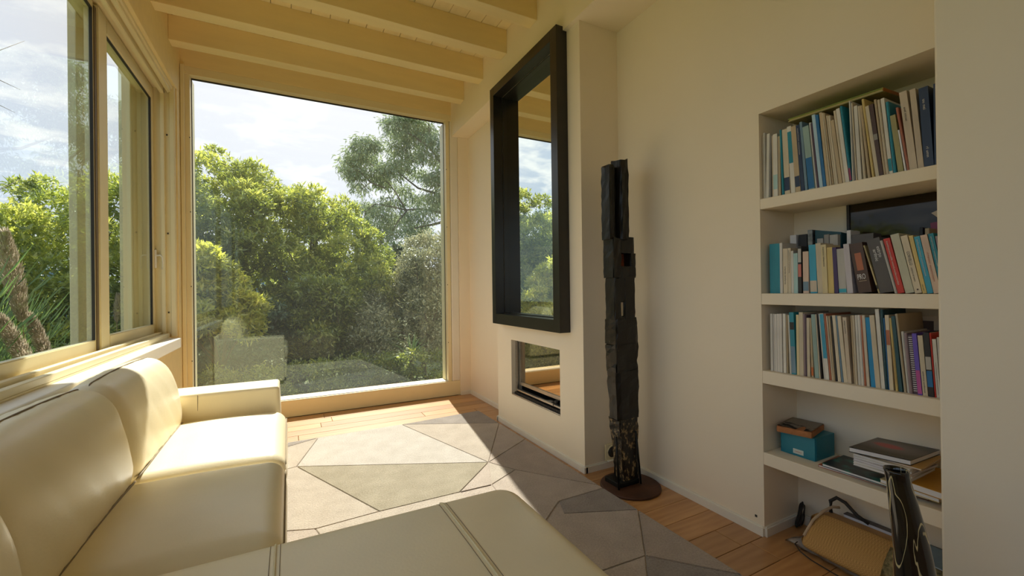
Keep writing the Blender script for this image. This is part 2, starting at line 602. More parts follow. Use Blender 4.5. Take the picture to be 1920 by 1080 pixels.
# floor
floor = structure(box('floor', (-1.05, 2.3, -3.6, 4.45, -0.12, -0.018), M['dark_gap']))
seams = [1.022 - 0.1315 * k for k in range(35, 0, -1)] + [1.022 + 0.1315 * k for k in range(0, 25)]
rg = random.Random(3)
plank_meshes = {}
for i, ys in enumerate(seams):
    y0, y1 = ys, min(ys + 0.1315, 4.21)
    if y0 > 4.18:
        break
    cuts = [-0.95]
    x = -0.95 + rg.uniform(0.4, 1.3)
    while x < 2.1:
        cuts.append(x); x += 1.45
    cuts.append(2.12)
    for a, b in zip(cuts, cuts[1:]):
        if b - a < 0.12:
            continue
        bm = bmesh.new()
        g = 0.0012
        add_box(bm, a + g - (a + b) / 2, b - g - (a + b) / 2, g, y1 - y0 - g, -0.018, 0)
        bmesh.ops.bevel(bm, geom=[e for e in bm.edges if e.verts[0].co.z > -0.001 and e.verts[1].co.z > -0.001], offset=0.0012, segments=1, affect='EDGES')
        o = bm_to('plank', bm, M['floor'], floor)
        o.location = ((a + b) / 2, y0, 0)

# ceiling: plaster slab to the right, plank ceiling over the beams
ceiling = structure(box('ceiling', (-1.0, 1.52, -3.6, 4.42, CZ + 0.02, CZ + 0.2), M['dark_gap']))
box('plaster_soffit', (1.52, 2.3, -3.6, 4.42, 2.70, CZ + 0.2), M['wall'], ceiling)
x = -0.98
while x < 1.5:
    bm = bmesh.new()
    add_box(bm, x + 0.0016, min(x + 0.1255, 1.519), -3.55, 4.40, CZ, CZ + 0.02)
    bmesh.ops.bevel(bm, geom=[e for e in bm.edges if e.verts[0].co.z < CZ + .001 and e.verts[1].co.z < CZ + .001], offset=0.002, segments=1, affect='EDGES')
    bm_to('plank', bm, M['plank_paint'], ceiling)
    x += 0.127
for k in range(16):
    y = 3.843 - 0.4555 * k
    b = box('beam', (-0.75, 1.52, y, y + 0.105, 2.93, CZ), M['wood_paint'], ceiling, bevel=0.003)

# far wall with the picture window
wall_far = structure(boxes('wall_far', [(-1.05, 1.60, FY + 0.0, 4.42, 2.925, CZ + 0.02), (-1.05, -0.80, FY + .03, 4.42, -0.02, 2.925)], M['wood_paint'], bevel=0.002))
win2 = structure(thing('window_2', '', '', (0.4, 4.28, 0)))
del win2['label']; del win2['category']
box('window_frame', (-0.80, 1.585, FY, 4.42, 0.0, 0.150), M['frame_paint'], win2, bevel=0.004)
box('window_frame', (-0.80, 1.585, FY + 0.004, 4.32, 2.86, 2.925), M['frame_paint'], win2, bevel=0.003)
box('window_frame', (-0.80, -0.690, FY + 0.01, 4.42, 0.150, 2.86), M['frame_paint'], win2, bevel=0.004)
box('window_frame', (1.46, 1.500, FY + 0.01, 4.42, 0.150, 2.86), M['frame_paint'], win2, bevel=0.004)
box('glazing_post', (1.503, 1.585, FY - 0.005, 4.42, 0.150, 2.86), M['sill'], win2, bevel=0.008)
box('glazing_post', (-0.748, -0.722, FY - 0.025, FY + 0.01, 0.0, 2.925), M['frame_paint'], win2, bevel=0.005)
box('window_sill', (-0.69, 1.46, FY + 0.015, 4.30, 0.150, 0.156), M['sill'], win2)
boxes('gasket', [(-0.69, 1.46, 4.292, 4.306, 2.85, 2.86), (-0.69, -0.686, 4.292, 4.306, .156, 2.86), (1.457, 1.46, 4.292, 4.306, .156, 2.86)], M['gasket'], win2)
bm = bmesh.new()
for z in (0.55, 1.15, 1.75, 2.35):
    for x in (-0.6935, 1.4635):
        add_box(bm, x - 0.003, x + 0.003, FY + 0.0085, FY + 0.012, z, z + 0.008)
bm_to('screw', bm, M['gasket'], win2)
box('pane', (-0.69, 1.46, 4.297, 4.301, 0.152, 2.862), M['glass'], win2)

# walls to the right: behind the chimney, chimney breast, shelf wall, near pier
wall_back_right = structure(boxes('wall_recess_right', [(1.70, 2.3, 3.1, 4.42, -.02, 2.70), (1.585, 1.705, FY - 0.02, 4.42, -.02, 2.70)], M['wall'], bevel=0.003))
FO = (2.303, 2.982, 0.272, 0.702)   # fire opening y0 y1 z0 z1
MO = (2.250, 3.088, 0.905, 2.655)   # mirror recess y0 y1 z0 z1
wall_ch = structure(boxes('wall_chimney', [
    (1.60, 2.3, FO[1], 3.228, -.02, 2.70), (1.60, 2.3, 2.05, FO[0], -.02, 2.70),
    (1.60, 2.3, FO[0], FO[1], -.02, FO[2]), (1.60, 2.3, FO[0], FO[1], FO[3], 2.70),
    (1.55, 1.60, 2.05, MO[0], -.02, 2.70), (1.55, 1.60, MO[1], 3.228, -.02, 2.70),
    (1.55, 1.60, MO[0], MO[1], MO[3], 2.70), (1.55, 1.60, MO[0], MO[1], FO[3], MO[2]), (1.55, 1.60, MO[0], MO[1], -.02, FO[2]),
    (1.55, 1.60, MO[0], FO[0], FO[2], FO[3]), (1.55, 1.60, FO[1], MO[1], FO[2], FO[3])], M['wall']))
NY = 1.150
wall_right = structure(boxes('wall_right', [
    (1.84, 2.3, NY, 2.05, -.02, 2.70), (1.84, 2.3, 0.2, NY, 1.857, 2.70), (2.10, 2.3, 0.2, NY, -.02, 1.857)], M['wall']))
for z0, z1 in ((1.436, 1.482), (1.018, 1.067), (0.672, 0.728), (0.315, 0.370)):
    box('shelf', (1.84, 2.10, 0.21, NY, z0, z1), M['wall'], wall_right, bevel=0.003)
box('shelf_end', (1.84, 2.10, 0.2, 0.21, 0, 1.857), M['wall'], wall_right)
nh = box('nail_hole', (1.8385, 1.8405, 1.182, 1.192, 0.068, 0.078), M['gasket'], wall_right)
pier = structure(box('wall_near_right', (1.60, 2.3, -3.6, 0.5, -.02, 2.70), M['wall'], bevel=0.006))

# left wall with the sliding window
LX = -0.75
wall_left = structure(boxes('wall_left', [
    (-1.05, LX, -3.6, 4.25, -.02, 0.690), (-0.985, LX, -3.6, 4.25, 2.68, CZ + 0.02),
    (-1.05, LX, 4.10, 4.25, 0.690, 2.68), (-1.05, LX, -3.6, -3.3, 0.690, 2.68)], M['wood_paint'], bevel=0.002))
win1 = structure(thing('window_1', '', '', (-0.85, 2.5, 0.69)))
del win1['label']; del win1['category']
box('window_sill', (-0.80, -0.725, -3.3, 4.03, 0.690, 0.765), M['sill'], win1, bevel=0.006)
box('window_frame', (-1.05, -0.80, -3.3, 4.10, 0.690, 0.772), M['frame_paint'], win1, bevel=0.003)
box('window_track', (-0.83, -0.80, -3.3, 4.06, 0.772, 0.800), M['frame_paint'], win1, bevel=0.003)
box('window_track', (-0.87, -0.845, -3.3, 4.06, 0.772, 0.812), M['frame_paint'], win1, bevel=0.003)
box('window_frame', (-1.05, -0.90, -3.3, 4.10, 0.772, 0.79), M['frame_paint'], win1)
# side jamb (far end): stepped profile
boxes('window_jamb', [(-0.79, -0.76, 4.062, 4.10, 0.772, 2.68), (-0.845, -0.82, 4.052, 4.10, 0.79, 2.66), (-1.05, -0.79, 4.078, 4.10, 0.79, 2.66)], M['frame_paint'], win1, bevel=0.003)
# head: stepped profile
boxes('window_head', [(-0.985, -0.77, -3.3, 4.10, 2.655, 2.68), (-0.805, -0.78, -3.3, 4.10, 2.63, 2.656), (-0.845, -0.82, -3.3, 4.07, 2.61, 2.656), (-0.985, -0.925, -3.3, 4.10, 2.60, 2.656)], M['frame_paint'], win1, bevel=0.003)


def sash(x, y0, y1, z0, z1, gy0, gy1, gz0, gz1, glassx):
    s = boxes('sash', [(x - 0.035, x, y0, gy0, z0, z1), (x - 0.035, x, gy1, y1, z0, z1),
                       (x - 0.035, x, gy0, gy1, z0, gz0), (x - 0.035, x, gy0, gy1, gz1, z1)], M['frame_paint'], win1, bevel=0.004)
    g = boxes('gasket', [(glassx - .002, glassx + .01, gy0, gy0 + .006, gz0, gz1), (glassx - .002, glassx + .01, gy1 - .006, gy1, gz0, gz1), (glassx - .002, glassx + .01, gy0, gy1, gz1 - .006, gz1)], M['gasket'], s)
    p = box('pane', (glassx - 0.002, glassx + 0.002, gy0 - .01, gy1 + .01, gz0 - .01, gz1 + .01), M['glass_side'], s)
    return s


s1 = sash(-0.885, 3.02, 4.105, 0.792, 2.64, 3.145, 4.03, 0.872, 2.555, -0.903)
s2 = sash(-0.895, 0.90, 2.990, 0.792, 2.64, 1.00, 2.978, 0.862, 2.60, -0.905)
box('outer_stile', (-1.02, -0.985, 3.060, 3.272, 0.79, 2.70), M['frame_paint'], win1, bevel=.004)
box('outer_jamb', (-1.05, -0.985, 3.930, 4.10, 0.79, 2.70), M['frame_paint'], win1, bevel=.004)
fill_sash = sash(-0.925, -1.20, 0.90, 0.792, 2.64, -1.10, 0.80, 0.862, 2.60, -0.945)  # unseen sash, window carried back past the camera for fill daylight
fill_sash_rear = sash(-0.925, -3.29, -1.20, 0.792, 2.64, -3.19, -1.30, 0.862, 2.60, -0.945)  # rearmost unseen sash, added for the same fill
box('gasket', (-0.925, -0.892, 2.992, 3.018, 0.80, 2.62), mat('bronze_seal', (0.16, 0.11, 0.05), .5), win1)
boxes('window_handle', [(-0.885, -0.872, 4.045, 4.068, 1.29, 1.43)], M['sill'], s1, bevel=0.003)
tube('handle_lever', [(-0.872, 4.056, 1.385), (-0.852, 4.056, 1.388), (-0.838, 4.056, 1.375), (-0.834, 4.056, 1.33), (-0.840, 4.056, 1.285)], 0.0065, M['sill'], s1, n=10)
bm = bmesh.new()
for z in (0.95, 1.55, 2.3):
    add_box(bm, -0.812, -0.804, 4.072, 4.079, z, z + 0.012)
bm_to('screw', bm, M['gasket'], win1)

# wall behind the camera
wall_rear = structure(box('wall_rear', (-1.05, 2.3, -3.7, -3.6, -.02, CZ), M['wall']))


# baseboards
def baseboard(name, segs):
    bm = bmesh.new()
    for (a, b, c, d) in segs:
        add_box(bm, a, b, c, d, 0, 0.042)
    bmesh.ops.bevel(bm, geom=[e for e in bm.edges if e.verts[0].co.z > .04 and e.verts[1].co.z > .04], offset=0.006, segments=2, affect='EDGES')
    return structure(bm_to(name, bm, M['sill']))


baseboard('baseboard_right', [(1.828, 1.852, NY - 0.001, 2.038), (1.84, 2.088, NY - 0.012, NY + .012), (2.088, 2.112, 0.5, NY)])
baseboard('baseboard_chimney', [(1.538, 1.562, 2.038, 3.228), (1.55, 1.84, 2.038, 2.062), (1.538, 1.70, 3.216, 3.24)])
baseboard('baseboard_far_right', [(1.688, 1.712, 3.24, 4.19), (1.59, 1.70, 4.19, 4.212)])


# ================================================================== RUG
rugc = {
    'ivory': carpet_mat('ivory_pile', (0.50, 0.44, 0.37), (0.72, 0.655, 0.58)),
    'beige': carpet_mat('beige_pile', (0.44, 0.36, 0.28), (0.66, 0.57, 0.465)),
    'khaki': carpet_mat('khaki_pile', (0.29, 0.24, 0.155), (0.52, 0.45, 0.33)),
    'stone': carpet_mat('stone_pile', (0.43, 0.345, 0.275), (0.66, 0.555, 0.46)),
    'grey': carpet_mat('grey_pile', (0.25, 0.21, 0.18), (0.44, 0.38, 0.33)),
    'taupe': carpet_mat('taupe_pile', (0.38, 0.30, 0.235), (0.60, 0.49, 0.40)),
}
rug = thing('rug', 'large cream and grey rug with carved triangle pattern under the cream sofa', 'rug', (0.4, 2.2, 0))
box('backing', (-0.62, 1.495, 0.3, 3.49, 0.0005, 0.0118), rugc['stone'], rug)
V0 = (0.033, 2.970); V1 = (1.099, 2.443); V2 = (0.385, 2.165); V5 = (1.50, 2.686); V6 = (1.50, 3.115); V7 = (0.798, 3.477)
CC = (1.497, 3.527); L1 = (0.184, 3.473); FL = (-0.62, 3.46); LL = (-0.62, 2.80)
P0 = (1.209, 1.82); P1 = (1.50, 1.822); P3 = (1.50, 1.564); B0 = (0.93, 1.60); P2 = (1.163, 1.71)
Q1 = (1.266, 1.283); Q2 = (1.10, 1.10); Q3 = (1.50, 1.02)
tri = [
    ('grey', [V7, V6, CC]), ('beige', [V7, V1, V6]), ('ivory', [L1, V0, V1, V7]), ('khaki', [V0, V2, (0.80, 2.16), V1]),
    ('grey', [L1, FL, (-0.62, 3.10)]), ('beige', [L1, (-0.62, 3.10), LL, V0]), ('beige', [V0, LL, (-0.62, 2.42), (0.096, 2.15), V2]),
    ('stone', [V1, V5, V6]), ('stone', [V1, (0.80, 2.16), (0.987, 2.155)]), ('beige', [V1, (0.987, 2.155), (1.193, 2.263)]),
    ('taupe', [V1, (1.193, 2.263), (1.50, 1.86), V5]),
    ('stone', [(1.193, 2.263), (0.987, 2.155), B0, P0, P1, (1.50, 1.86)]),
    ('grey', [P0, P2, P3, P1]), ('stone', [P2, B0, (0.95, 1.30), Q1, P3]), ('taupe', [Q1, (1.50, 1.02), P3]),
    ('grey', [Q1, Q2, (1.10, .7), Q3]), ('stone', [(0.95, 1.30), (1.0, .3), (1.10, .7), Q2, Q1]), ('ivory', [Q3, (1.10, .7), (1.0, .3), (1.50, .3)]),
    ('beige', [V2, (0.096, 2.15), (0.3, 1.3), (0.95, 1.30), B0, (0.80, 2.16)]), ('stone', [(0.096, 2.15), (-0.62, 2.42), (-0.62, 1.3), (0.3, 1.3)]),
    ('beige', [(0.95, 1.30), (-0.62, 1.3), (-0.62, .3), (1.0, .3)])]
for c, poly in tri:
    poly = [np.array(p) for p in poly]
    ce = sum(poly) / len(poly)
    n = len(poly)
    # inset each edge a little so a carved groove stays between the pieces
    ar = sum(poly[i][0] * poly[(i + 1) % n][1] - poly[(i + 1) % n][0] * poly[i][1] for i in range(n))
    if ar < 0:
        poly = poly[::-1]
    ins = []
    for i in range(n):
        a, b, d = poly[i - 1], poly[i], poly[(i + 1) % n]
        e1 = (b - a) / np.linalg.norm(b - a); e2 = (d - b) / np.linalg.norm(d - b)
        n1 = np.array([-e1[1], e1[0]]); n2 = np.array([-e2[1], e2[0]])
        q = n1 + n2; q /= max(np.linalg.norm(q), 1e-6)
        k = 0.002 / max(0.35, np.dot(q, n1))
        ins.append(tuple(b + q * k))
    prism('patch', ins, 0.0118, 0.0165, rugc[c], rug, bevel=0.002)


# ================================================================== SOFA
sofa = thing('sofa', 'cream leather corner sofa with square arm, back cushions and a wide chaise', 'sofa', (-0.3, 1.6, 0))
prof_back = smooth_closed([(-0.498, 0.425), (-0.476, 0.475), (-0.474, 0.53), (-0.486, 0.61), (-0.508, 0.70), (-0.545, 0.765), (-0.600, 0.790), (-0.66, 0.775), (-0.70, 0.70), (-0.71, 0.55), (-0.70, 0.43), (-0.58, 0.41)], 4)
for y0, y1, fx in ((1.925, 2.665, 0), (1.165, 1.915, 0), (0.40, 1.150, 0.045)):
    bc = cushion_loft('back_cushion', [(p[0] + fx, p[1]) for p in prof_back], y0, y1, M['leather'], sofa, round_=0.055, puff=0.012, wr=0.0016)
    pts = []
    for i in range(31):
        t = i / 30
        y = y0 + 0.02 + (y1 - y0 - 0.04) * t
        dip = 0.02 * (abs(2 * t - 1) ** 6)
        pts.append((-0.607, y, 0.8025 - dip - 0.004 * 0))
    pts = [(p[0], p[1], 0.790 + 0.012 * (1 - (2 * (p[1] - y0) / (y1 - y0) - 1) ** 2) - 0.035 * max(0, abs(2 * (p[1] - y0) / (y1 - y0) - 1) - 0.88) / 0.12) for p in pts]
    tube('seam', [(p[0] + fx, p[1], p[2] + .002) for p in pts], 0.0022, M['stitch_and_shade'], bc, n=6)
for y0, y1 in ((1.925, 2.685), (1.285, 1.917)):
    sc_ = round_slab('seat_cushion', (-0.60, -0.018, y0, y1, 0.27, 0.450), 0.058, M['leather'], sofa, puff=0.034, rc=0.06)
    tube('piping', [(-0.60 + 0.55 * t, y1 - 0.004, 0.418 + 0.004 * math.sin(t * 3)) for t in [i / 10 for i in range(11)]], 0.0028, M['piping'], sc_, n=6)
    tube('seam', [(-0.0175, y0 + 0.03 + (y1 - y0 - 0.06) * i / 10, 0.405) for i in range(11)], 0.0022, M['stitch_and_shade'], sc_, n=6)
ch = round_slab('chaise_cushion', (-0.60, 0.665, 0.42, 1.292, 0.25, 0.452), 0.06, M['leather'], sofa, puff=0.016, rc=0.085)


def slab_top(x, y):
    u = (x - 0.0325) / 0.6325; w = (y - 0.856) / 0.436
    e = min(1.292 - y, y - 0.42)
    z = 0.452 + 0.016 * max(0, 1 - u * u) * max(0, 1 - w * w)
    if e < 0.06:
        z = z - 0.06 + math.sqrt(max(0, 0.06 ** 2 - (0.06 - e) ** 2))
    return z


for xs in (-0.036, 0.405):
    for d in (-0.011, 0.0, 0.011):
        pts = []
        for i in range(40):
            y = 0.43 + 0.856 * i / 39
            pts.append((xs + d, y, slab_top(xs + d, y) + (0.0008 if d else 0.0018)))
        tube('seam' if d else 'piping', pts, 0.0008 if d else 0.0030, M['stitch_and_shade'] if d else M['piping'], ch, n=6)
box('seat_base', (-0.70, -0.03, 1.285, 2.72, 0.06, 0.275), M['leather'], sofa, bevel=0.012)
box('seat_base', (-0.70, 0.64, 0.44, 1.275, 0.06, 0.255), M['leather'], sofa, bevel=0.012)
box('back_frame', (-0.742, -0.69, 0.40, 2.90, 0.06, 0.62), M['leather'], sofa, bevel=0.012)
for y0, y1 in ((1.285, 1.917), (1.925, 2.66)):
    pts = []
    for i in range(17):
        w = 2 * i / 16 - 1
        w *= 0.97
        pts.append((-0.4765 + 0.0125 * (1 - w * w), (y0 + y1) / 2 + w * (y1 - y0) / 2, 0.4515 + 0.034 * 0.66 * (1 - w * w)))
    tube('crease_shade', pts, 0.0042, M['stitch_and_shade'], sofa, n=6)  # dark tube added as the shade where seat meets back cushion
arm = round_slab('arm', (-0.735, -0.052, 2.692, 2.925, 0.06, 0.580), 0.018, M['leather'], sofa, puff=0.004, rc=0.02)
tube('seam', [(-0.42, 2.6915, 0.575), (-0.42, 2.6905, 0.50), (-0.42, 2.6915, 0.40)], 0.0015, M['stitch_and_shade'], arm, n=6)
for x, y in ((-0.66, 2.86), (-0.10, 2.86), (-0.66, 0.5), (0.58, 0.5), (0.58, 1.2), (-0.10, 1.5)):
    box('leg', (x - 0.025, x + 0.025, y - 0.025, y + 0.025, 0.0168, 0.062), M['dark_foot'], sofa, bevel=0.004)

# ================================================================== MIRROR
mirror = thing('wall_mirror', 'tall mirror in a deep dark frame hanging above the fireplace opening', 'mirror', (1.51, 2.67, 0.82))
mf = 1.47
for b_ in ((mf, 1.549, 2.178, 2.250, 0.825, 2.725), (mf, 1.549, 3.088, 3.150, 0.825, 2.725), (mf, 1.549, 2.251, 3.087, 0.825, 0.905), (mf, 1.549, 2.251, 3.087, 2.655, 2.725)):
    box('frame_bar', b_, M['mirror_frame'], mirror, bevel=0.0015)
boxes('inner_reveal', [(1.549, 1.585, 2.251, 2.257, 0.906, 2.654), (1.549, 1.585, 3.081, 3.087, 0.906, 2.654), (1.549, 1.585, 2.257, 3.081, 0.906, 0.912), (1.549, 1.585, 2.257, 3.081, 2.648, 2.654)], M['mirror_frame'], mirror)
mm_, nt, N, L, P = new_mat('mirror_silver')
P.inputs['Base Color'].default_value = (0.86, 0.89, 0.86, 1); P.inputs['Metallic'].default_value = 1; P.inputs['Roughness'].default_value = 0.0
box('mirror_glass', (1.585, 1.590, 2.251, 3.087, 0.906, 2.654), mm_, mirror)

# ================================================================== FIREPLACE
fire = thing('fireplace', 'small glass fronted fireplace with steel rim set in the white chimney breast', 'fireplace', (1.62, 2.64, 0.27))
boxes('firebox', [(1.95, 1.97, 2.32, 2.97, .30, .70), (1.64, 1.95, 2.306, 2.32, .28, .70), (1.64, 1.95, 2.965, 2.979, .28, .70), (1.64, 1.95, 2.306, 2.979, .274, .29), (1.64, 1.95, 2.306, 2.979, .688, .70)], M['soot'], fire)
box('surround_strip', (1.585, 1.60, 2.960, 2.981, .281, .700), M['steel'], fire, bevel=.001)
box('surround_strip', (1.585, 1.60, 2.305, 2.318, .281, .700), M['steel'], fire, bevel=.001)
boxes('door_frame', [(1.605, 1.63, 2.935, 2.958, .345, .700), (1.605, 1.63, 2.318, 2.342, .345, .700), (1.605, 1.63, 2.342, 2.935, .345, .372), (1.605, 1.63, 2.342, 2.935, .688, .700)], M['steel'], fire, bevel=.002)
fg, nt, N, L, P = new_mat('fire_glass')
P.inputs['Base Color'].default_value = (0.50, 0.42, 0.32, 1); P.inputs['Metallic'].default_value = 1.0; P.inputs['Roughness'].default_value = 0.02
box('door_glass', (1.612, 1.618, 2.342, 2.935, .372, .688), fg, fire)
box('ash_lip', (1.553, 1.603, 2.306, 2.979, .273, .280), M['steel'], fire, bevel=.001)
bm = bmesh.new()
for k in range(44):
    y = 2.33 + k * 0.0145
    add_box(bm, 1.566, 1.600, y, y + 0.008, .280, .296)
bm_to('grille', bm, M['soot'], fire)
box('damper_bar', (1.578, 1.604, 2.33, 2.955, .303, .318), M['steel'], fire, bevel=.003)
boxes('handle', [(1.562, 1.604, 2.44, 2.50, .318, .330), (1.556, 1.566, 2.40, 2.58, .314, .330)], M['steel'], fire, bevel=.003)
tube('knob', [(1.600, 2.40, .338), (1.572, 2.40, .338)], 0.011, M['soot'], fire, n=14)

# ================================================================== VENT SOCKET ON THE CHIMNEY
vent = thing('vent_socket', 'square putty coloured wall vent with round black hole near the floor behind the sculpture', 'vent', (1.76, 2.045, 0.09))
bm = bmesh.new()
add_box(bm, 1.688, 1.792, 2.030, 2.0375, 0.045, 0.150)
bmesh.ops.bevel(bm, geom=bm.edges[:], offset=0.004, segments=2, affect='EDGES')
bm_to('plate', bm, M['frame_paint'], vent)
tube('rim', [(1.742 + 0.036 * math.cos(a), 2.030, 0.098 + 0.036 * math.sin(a)) for a in [k * math.pi / 12 for k in range(24)]], 0.004, M['frame_paint'], vent, closed=True)
tube('hole', [(1.742, 2.0302, 0.098), (1.742, 2.0282, 0.098)], 0.034, M['gasket'], vent, n=24)
box('cover_flap', (1.70, 1.79, 2.012, 2.0295, 0.047, 0.054), M['sill'], vent, bevel=.002)

# ================================================================== CHARRED TOTEM
totem = thing('wood_sculpture', 'tall charred timber sculpture on a round rusty iron base by the wall', 'sculpture', (1.665, 1.80, 0))
lathe('base_plate', [(0.162, 0.001), (0.164, 0.004), (0.162, 0.012), (0.158, 0.014)], M['rust'], totem, n=56, axis_fn=lambda z: (1.662, 1.790))


def shard(name, z0, z1, x0, x1, y0, y1, m, seed, top=None, nz=10, taper=0.0, drift=0.0, jag=0.006):
    """hewn timber block: irregular chamfered section, displaced, ragged top"""
    rgn = random.Random(seed)
    y0, y1 = 1.772 + (y0 - 1.715) * .6, 1.772 + (y1 - 1.715) * .6; x0 += .020 * (x0 < 1.59); x1 += .004; jag *= .6
    bm = bmesh.new()
    w, d = (x1 - x0) / 2, (y1 - y0) / 2
    cx, cy_ = (x0 + x1) / 2, (y0 + y1) / 2
    sec = []
    for sx, sy in ((-1, -1), (1, -1), (1, 1), (-1, 1)):
        c = rgn.uniform(0.10, 0.32)
        a = (sx * (1 - c * (sx * sy < 0) - 0.04 * rgn.random()), sy * (1 - c * (sx * sy > 0)))
        b = (sx * (1 - c * (sx * sy > 0)), sy * (1 - c * (sx * sy < 0) - 0.04 * rgn.random()))
        sec += [a, b]
    sec = sorted(sec, key=lambda p: math.atan2(p[1], p[0]))
    # densify
    S = []
    for i in range(len(sec)):
        p, q = sec[i], sec[(i + 1) % len(sec)]
        for t in (0, 0.5):
            S.append((p[0] + (q[0] - p[0]) * t, p[1] + (q[1] - p[1]) * t))
    rings = []
    for k in range(nz + 1):
        t = k / nz
        z = z0 + (z1 - z0) * t
        s = 1 - taper * (1 - t)
        ring = []
        for i, (sx, sy) in enumerate(S):
            j = jag * (math.sin(i * 2.3 + z * 31 + seed) * 0.6 + rgn.uniform(-0.5, 0.5))
            zz = z
            if k == nz:
                zz += rgn.uniform(-0.012, 0.006)
            ring.append(bm.verts.new((cx + drift * (1 - t) + (w * s + j) * sx, cy_ + (d * s + j) * sy, zz)))
        rings.append(ring)
    n = len(S)
    for A, B in zip(rings, rings[1:]):
        for i in range(n):
            bm.faces.new((A[i], A[(i + 1) % n], B[(i + 1) % n], B[i]))
    bm.faces.new(rings[0][::-1]); bm.faces.new(rings[-1])
    bmesh.ops.recalc_face_normals(bm, faces=bm.faces[:])
    return bm_to(name, bm, m, totem)


ch_, sp_ = M['charred'], M['charred_speckled']
shard('timber_shard', 1.365, 1.768, 1.522, 1.572, 1.745, 1.86, ch_, 1)
shard('timber_shard', 1.365, 1.765, 1.570, 1.612, 1.785, 1.86, ch_, 7)
shard('timber_shard', 1.365, 1.806, 1.602, 1.652, 1.705, 1.85, ch_, 2)
shard('timber_shard', 1.365, 1.780, 1.648, 1.695, 1.80, 1.90, ch_, 3)
# block with the square hole (z 1.155..1.37, hole z 1.215..1.285)
shard('timber_block', 1.155, 1.372, 1.532, 1.604, 1.722, 1.87, ch_, 4, nz=6)
shard('timber_block', 1.290, 1.375, 1.600, 1.712, 1.728, 1.87, ch_, 5, nz=4, jag=.004)
shard('timber_block', 1.155, 1.214, 1.600, 1.716, 1.728, 1.87, ch_, 6, nz=4, jag=.004)
shard('timber_block', 1.210, 1.294, 1.678, 1.715, 1.728, 1.87, ch_, 8, nz=4, jag=.003)
box('hollow_back', (1.598, 1.680, 1.835, 1.86, 1.205, 1.296), M['ember_wood'], totem)
box('hollow_lip', (1.600, 1.680, 1.785, 1.835, 1.2135, 1.2175), M['ember_wood'], totem)
# block with the slot
shard('timber_block', 0.925, 1.158, 1.540, 1.606, 1.725, 1.865, ch_, 9, nz=6, jag=.004)
shard('timber_block', 0.925, 1.158, 1.626, 1.704, 1.725, 1.865, ch_, 10, nz=6, jag=.004)
shard('timber_block', 1.020, 1.158, 1.600, 1.630, 1.728, 1.862, ch_, 11, nz=4, jag=.002)
shard('timber_block', 0.925, 0.945, 1.600, 1.630, 1.728, 1.862, ch_, 12, nz=2, jag=.002)
box('slot_wall_patch', (1.600, 1.640, 1.790, 1.796, 0.945, 1.021), mat('slot_wall_tone', (0.62, 0.52, 0.36), .7), totem)  # pale panel added in the slot, standing in for the bright wall behind
shard('timber_block', 0.790, 0.930, 1.540, 1.722, 1.715, 1.88, ch_, 13, nz=5)
shard('timber_block', 0.640, 0.795, 1.536, 1.722, 1.715, 1.875, ch_, 14, nz=6, jag=.009)
shard('timber_block', 0.380, 0.648, 1.540, 1.716, 1.71, 1.88, ch_, 15, nz=8, taper=0.10, drift=.006)
shard('timber_foot', 0.040, 0.385, 1.556, 1.712, 1.715, 1.875, sp_, 16, nz=12, taper=0.22, drift=.022)
tube('support_rod', [(1.546, 1.768, 0.30), (1.560, 1.768, 0.015)], 0.0055, M['rod'], totem)
tube('support_rod', [(1.684, 1.765, 0.31), (1.716, 1.765, 0.015)], 0.0055, M['rod'], totem)
tube('support_rod', [(1.640, 1.885, 0.30), (1.640, 1.890, 0.015)], 0.0055, M['rod'], totem)
box('support_plate', (1.565, 1.715, 1.775, 1.89, 0.014, 0.040), M['rod'], totem, bevel=.003)


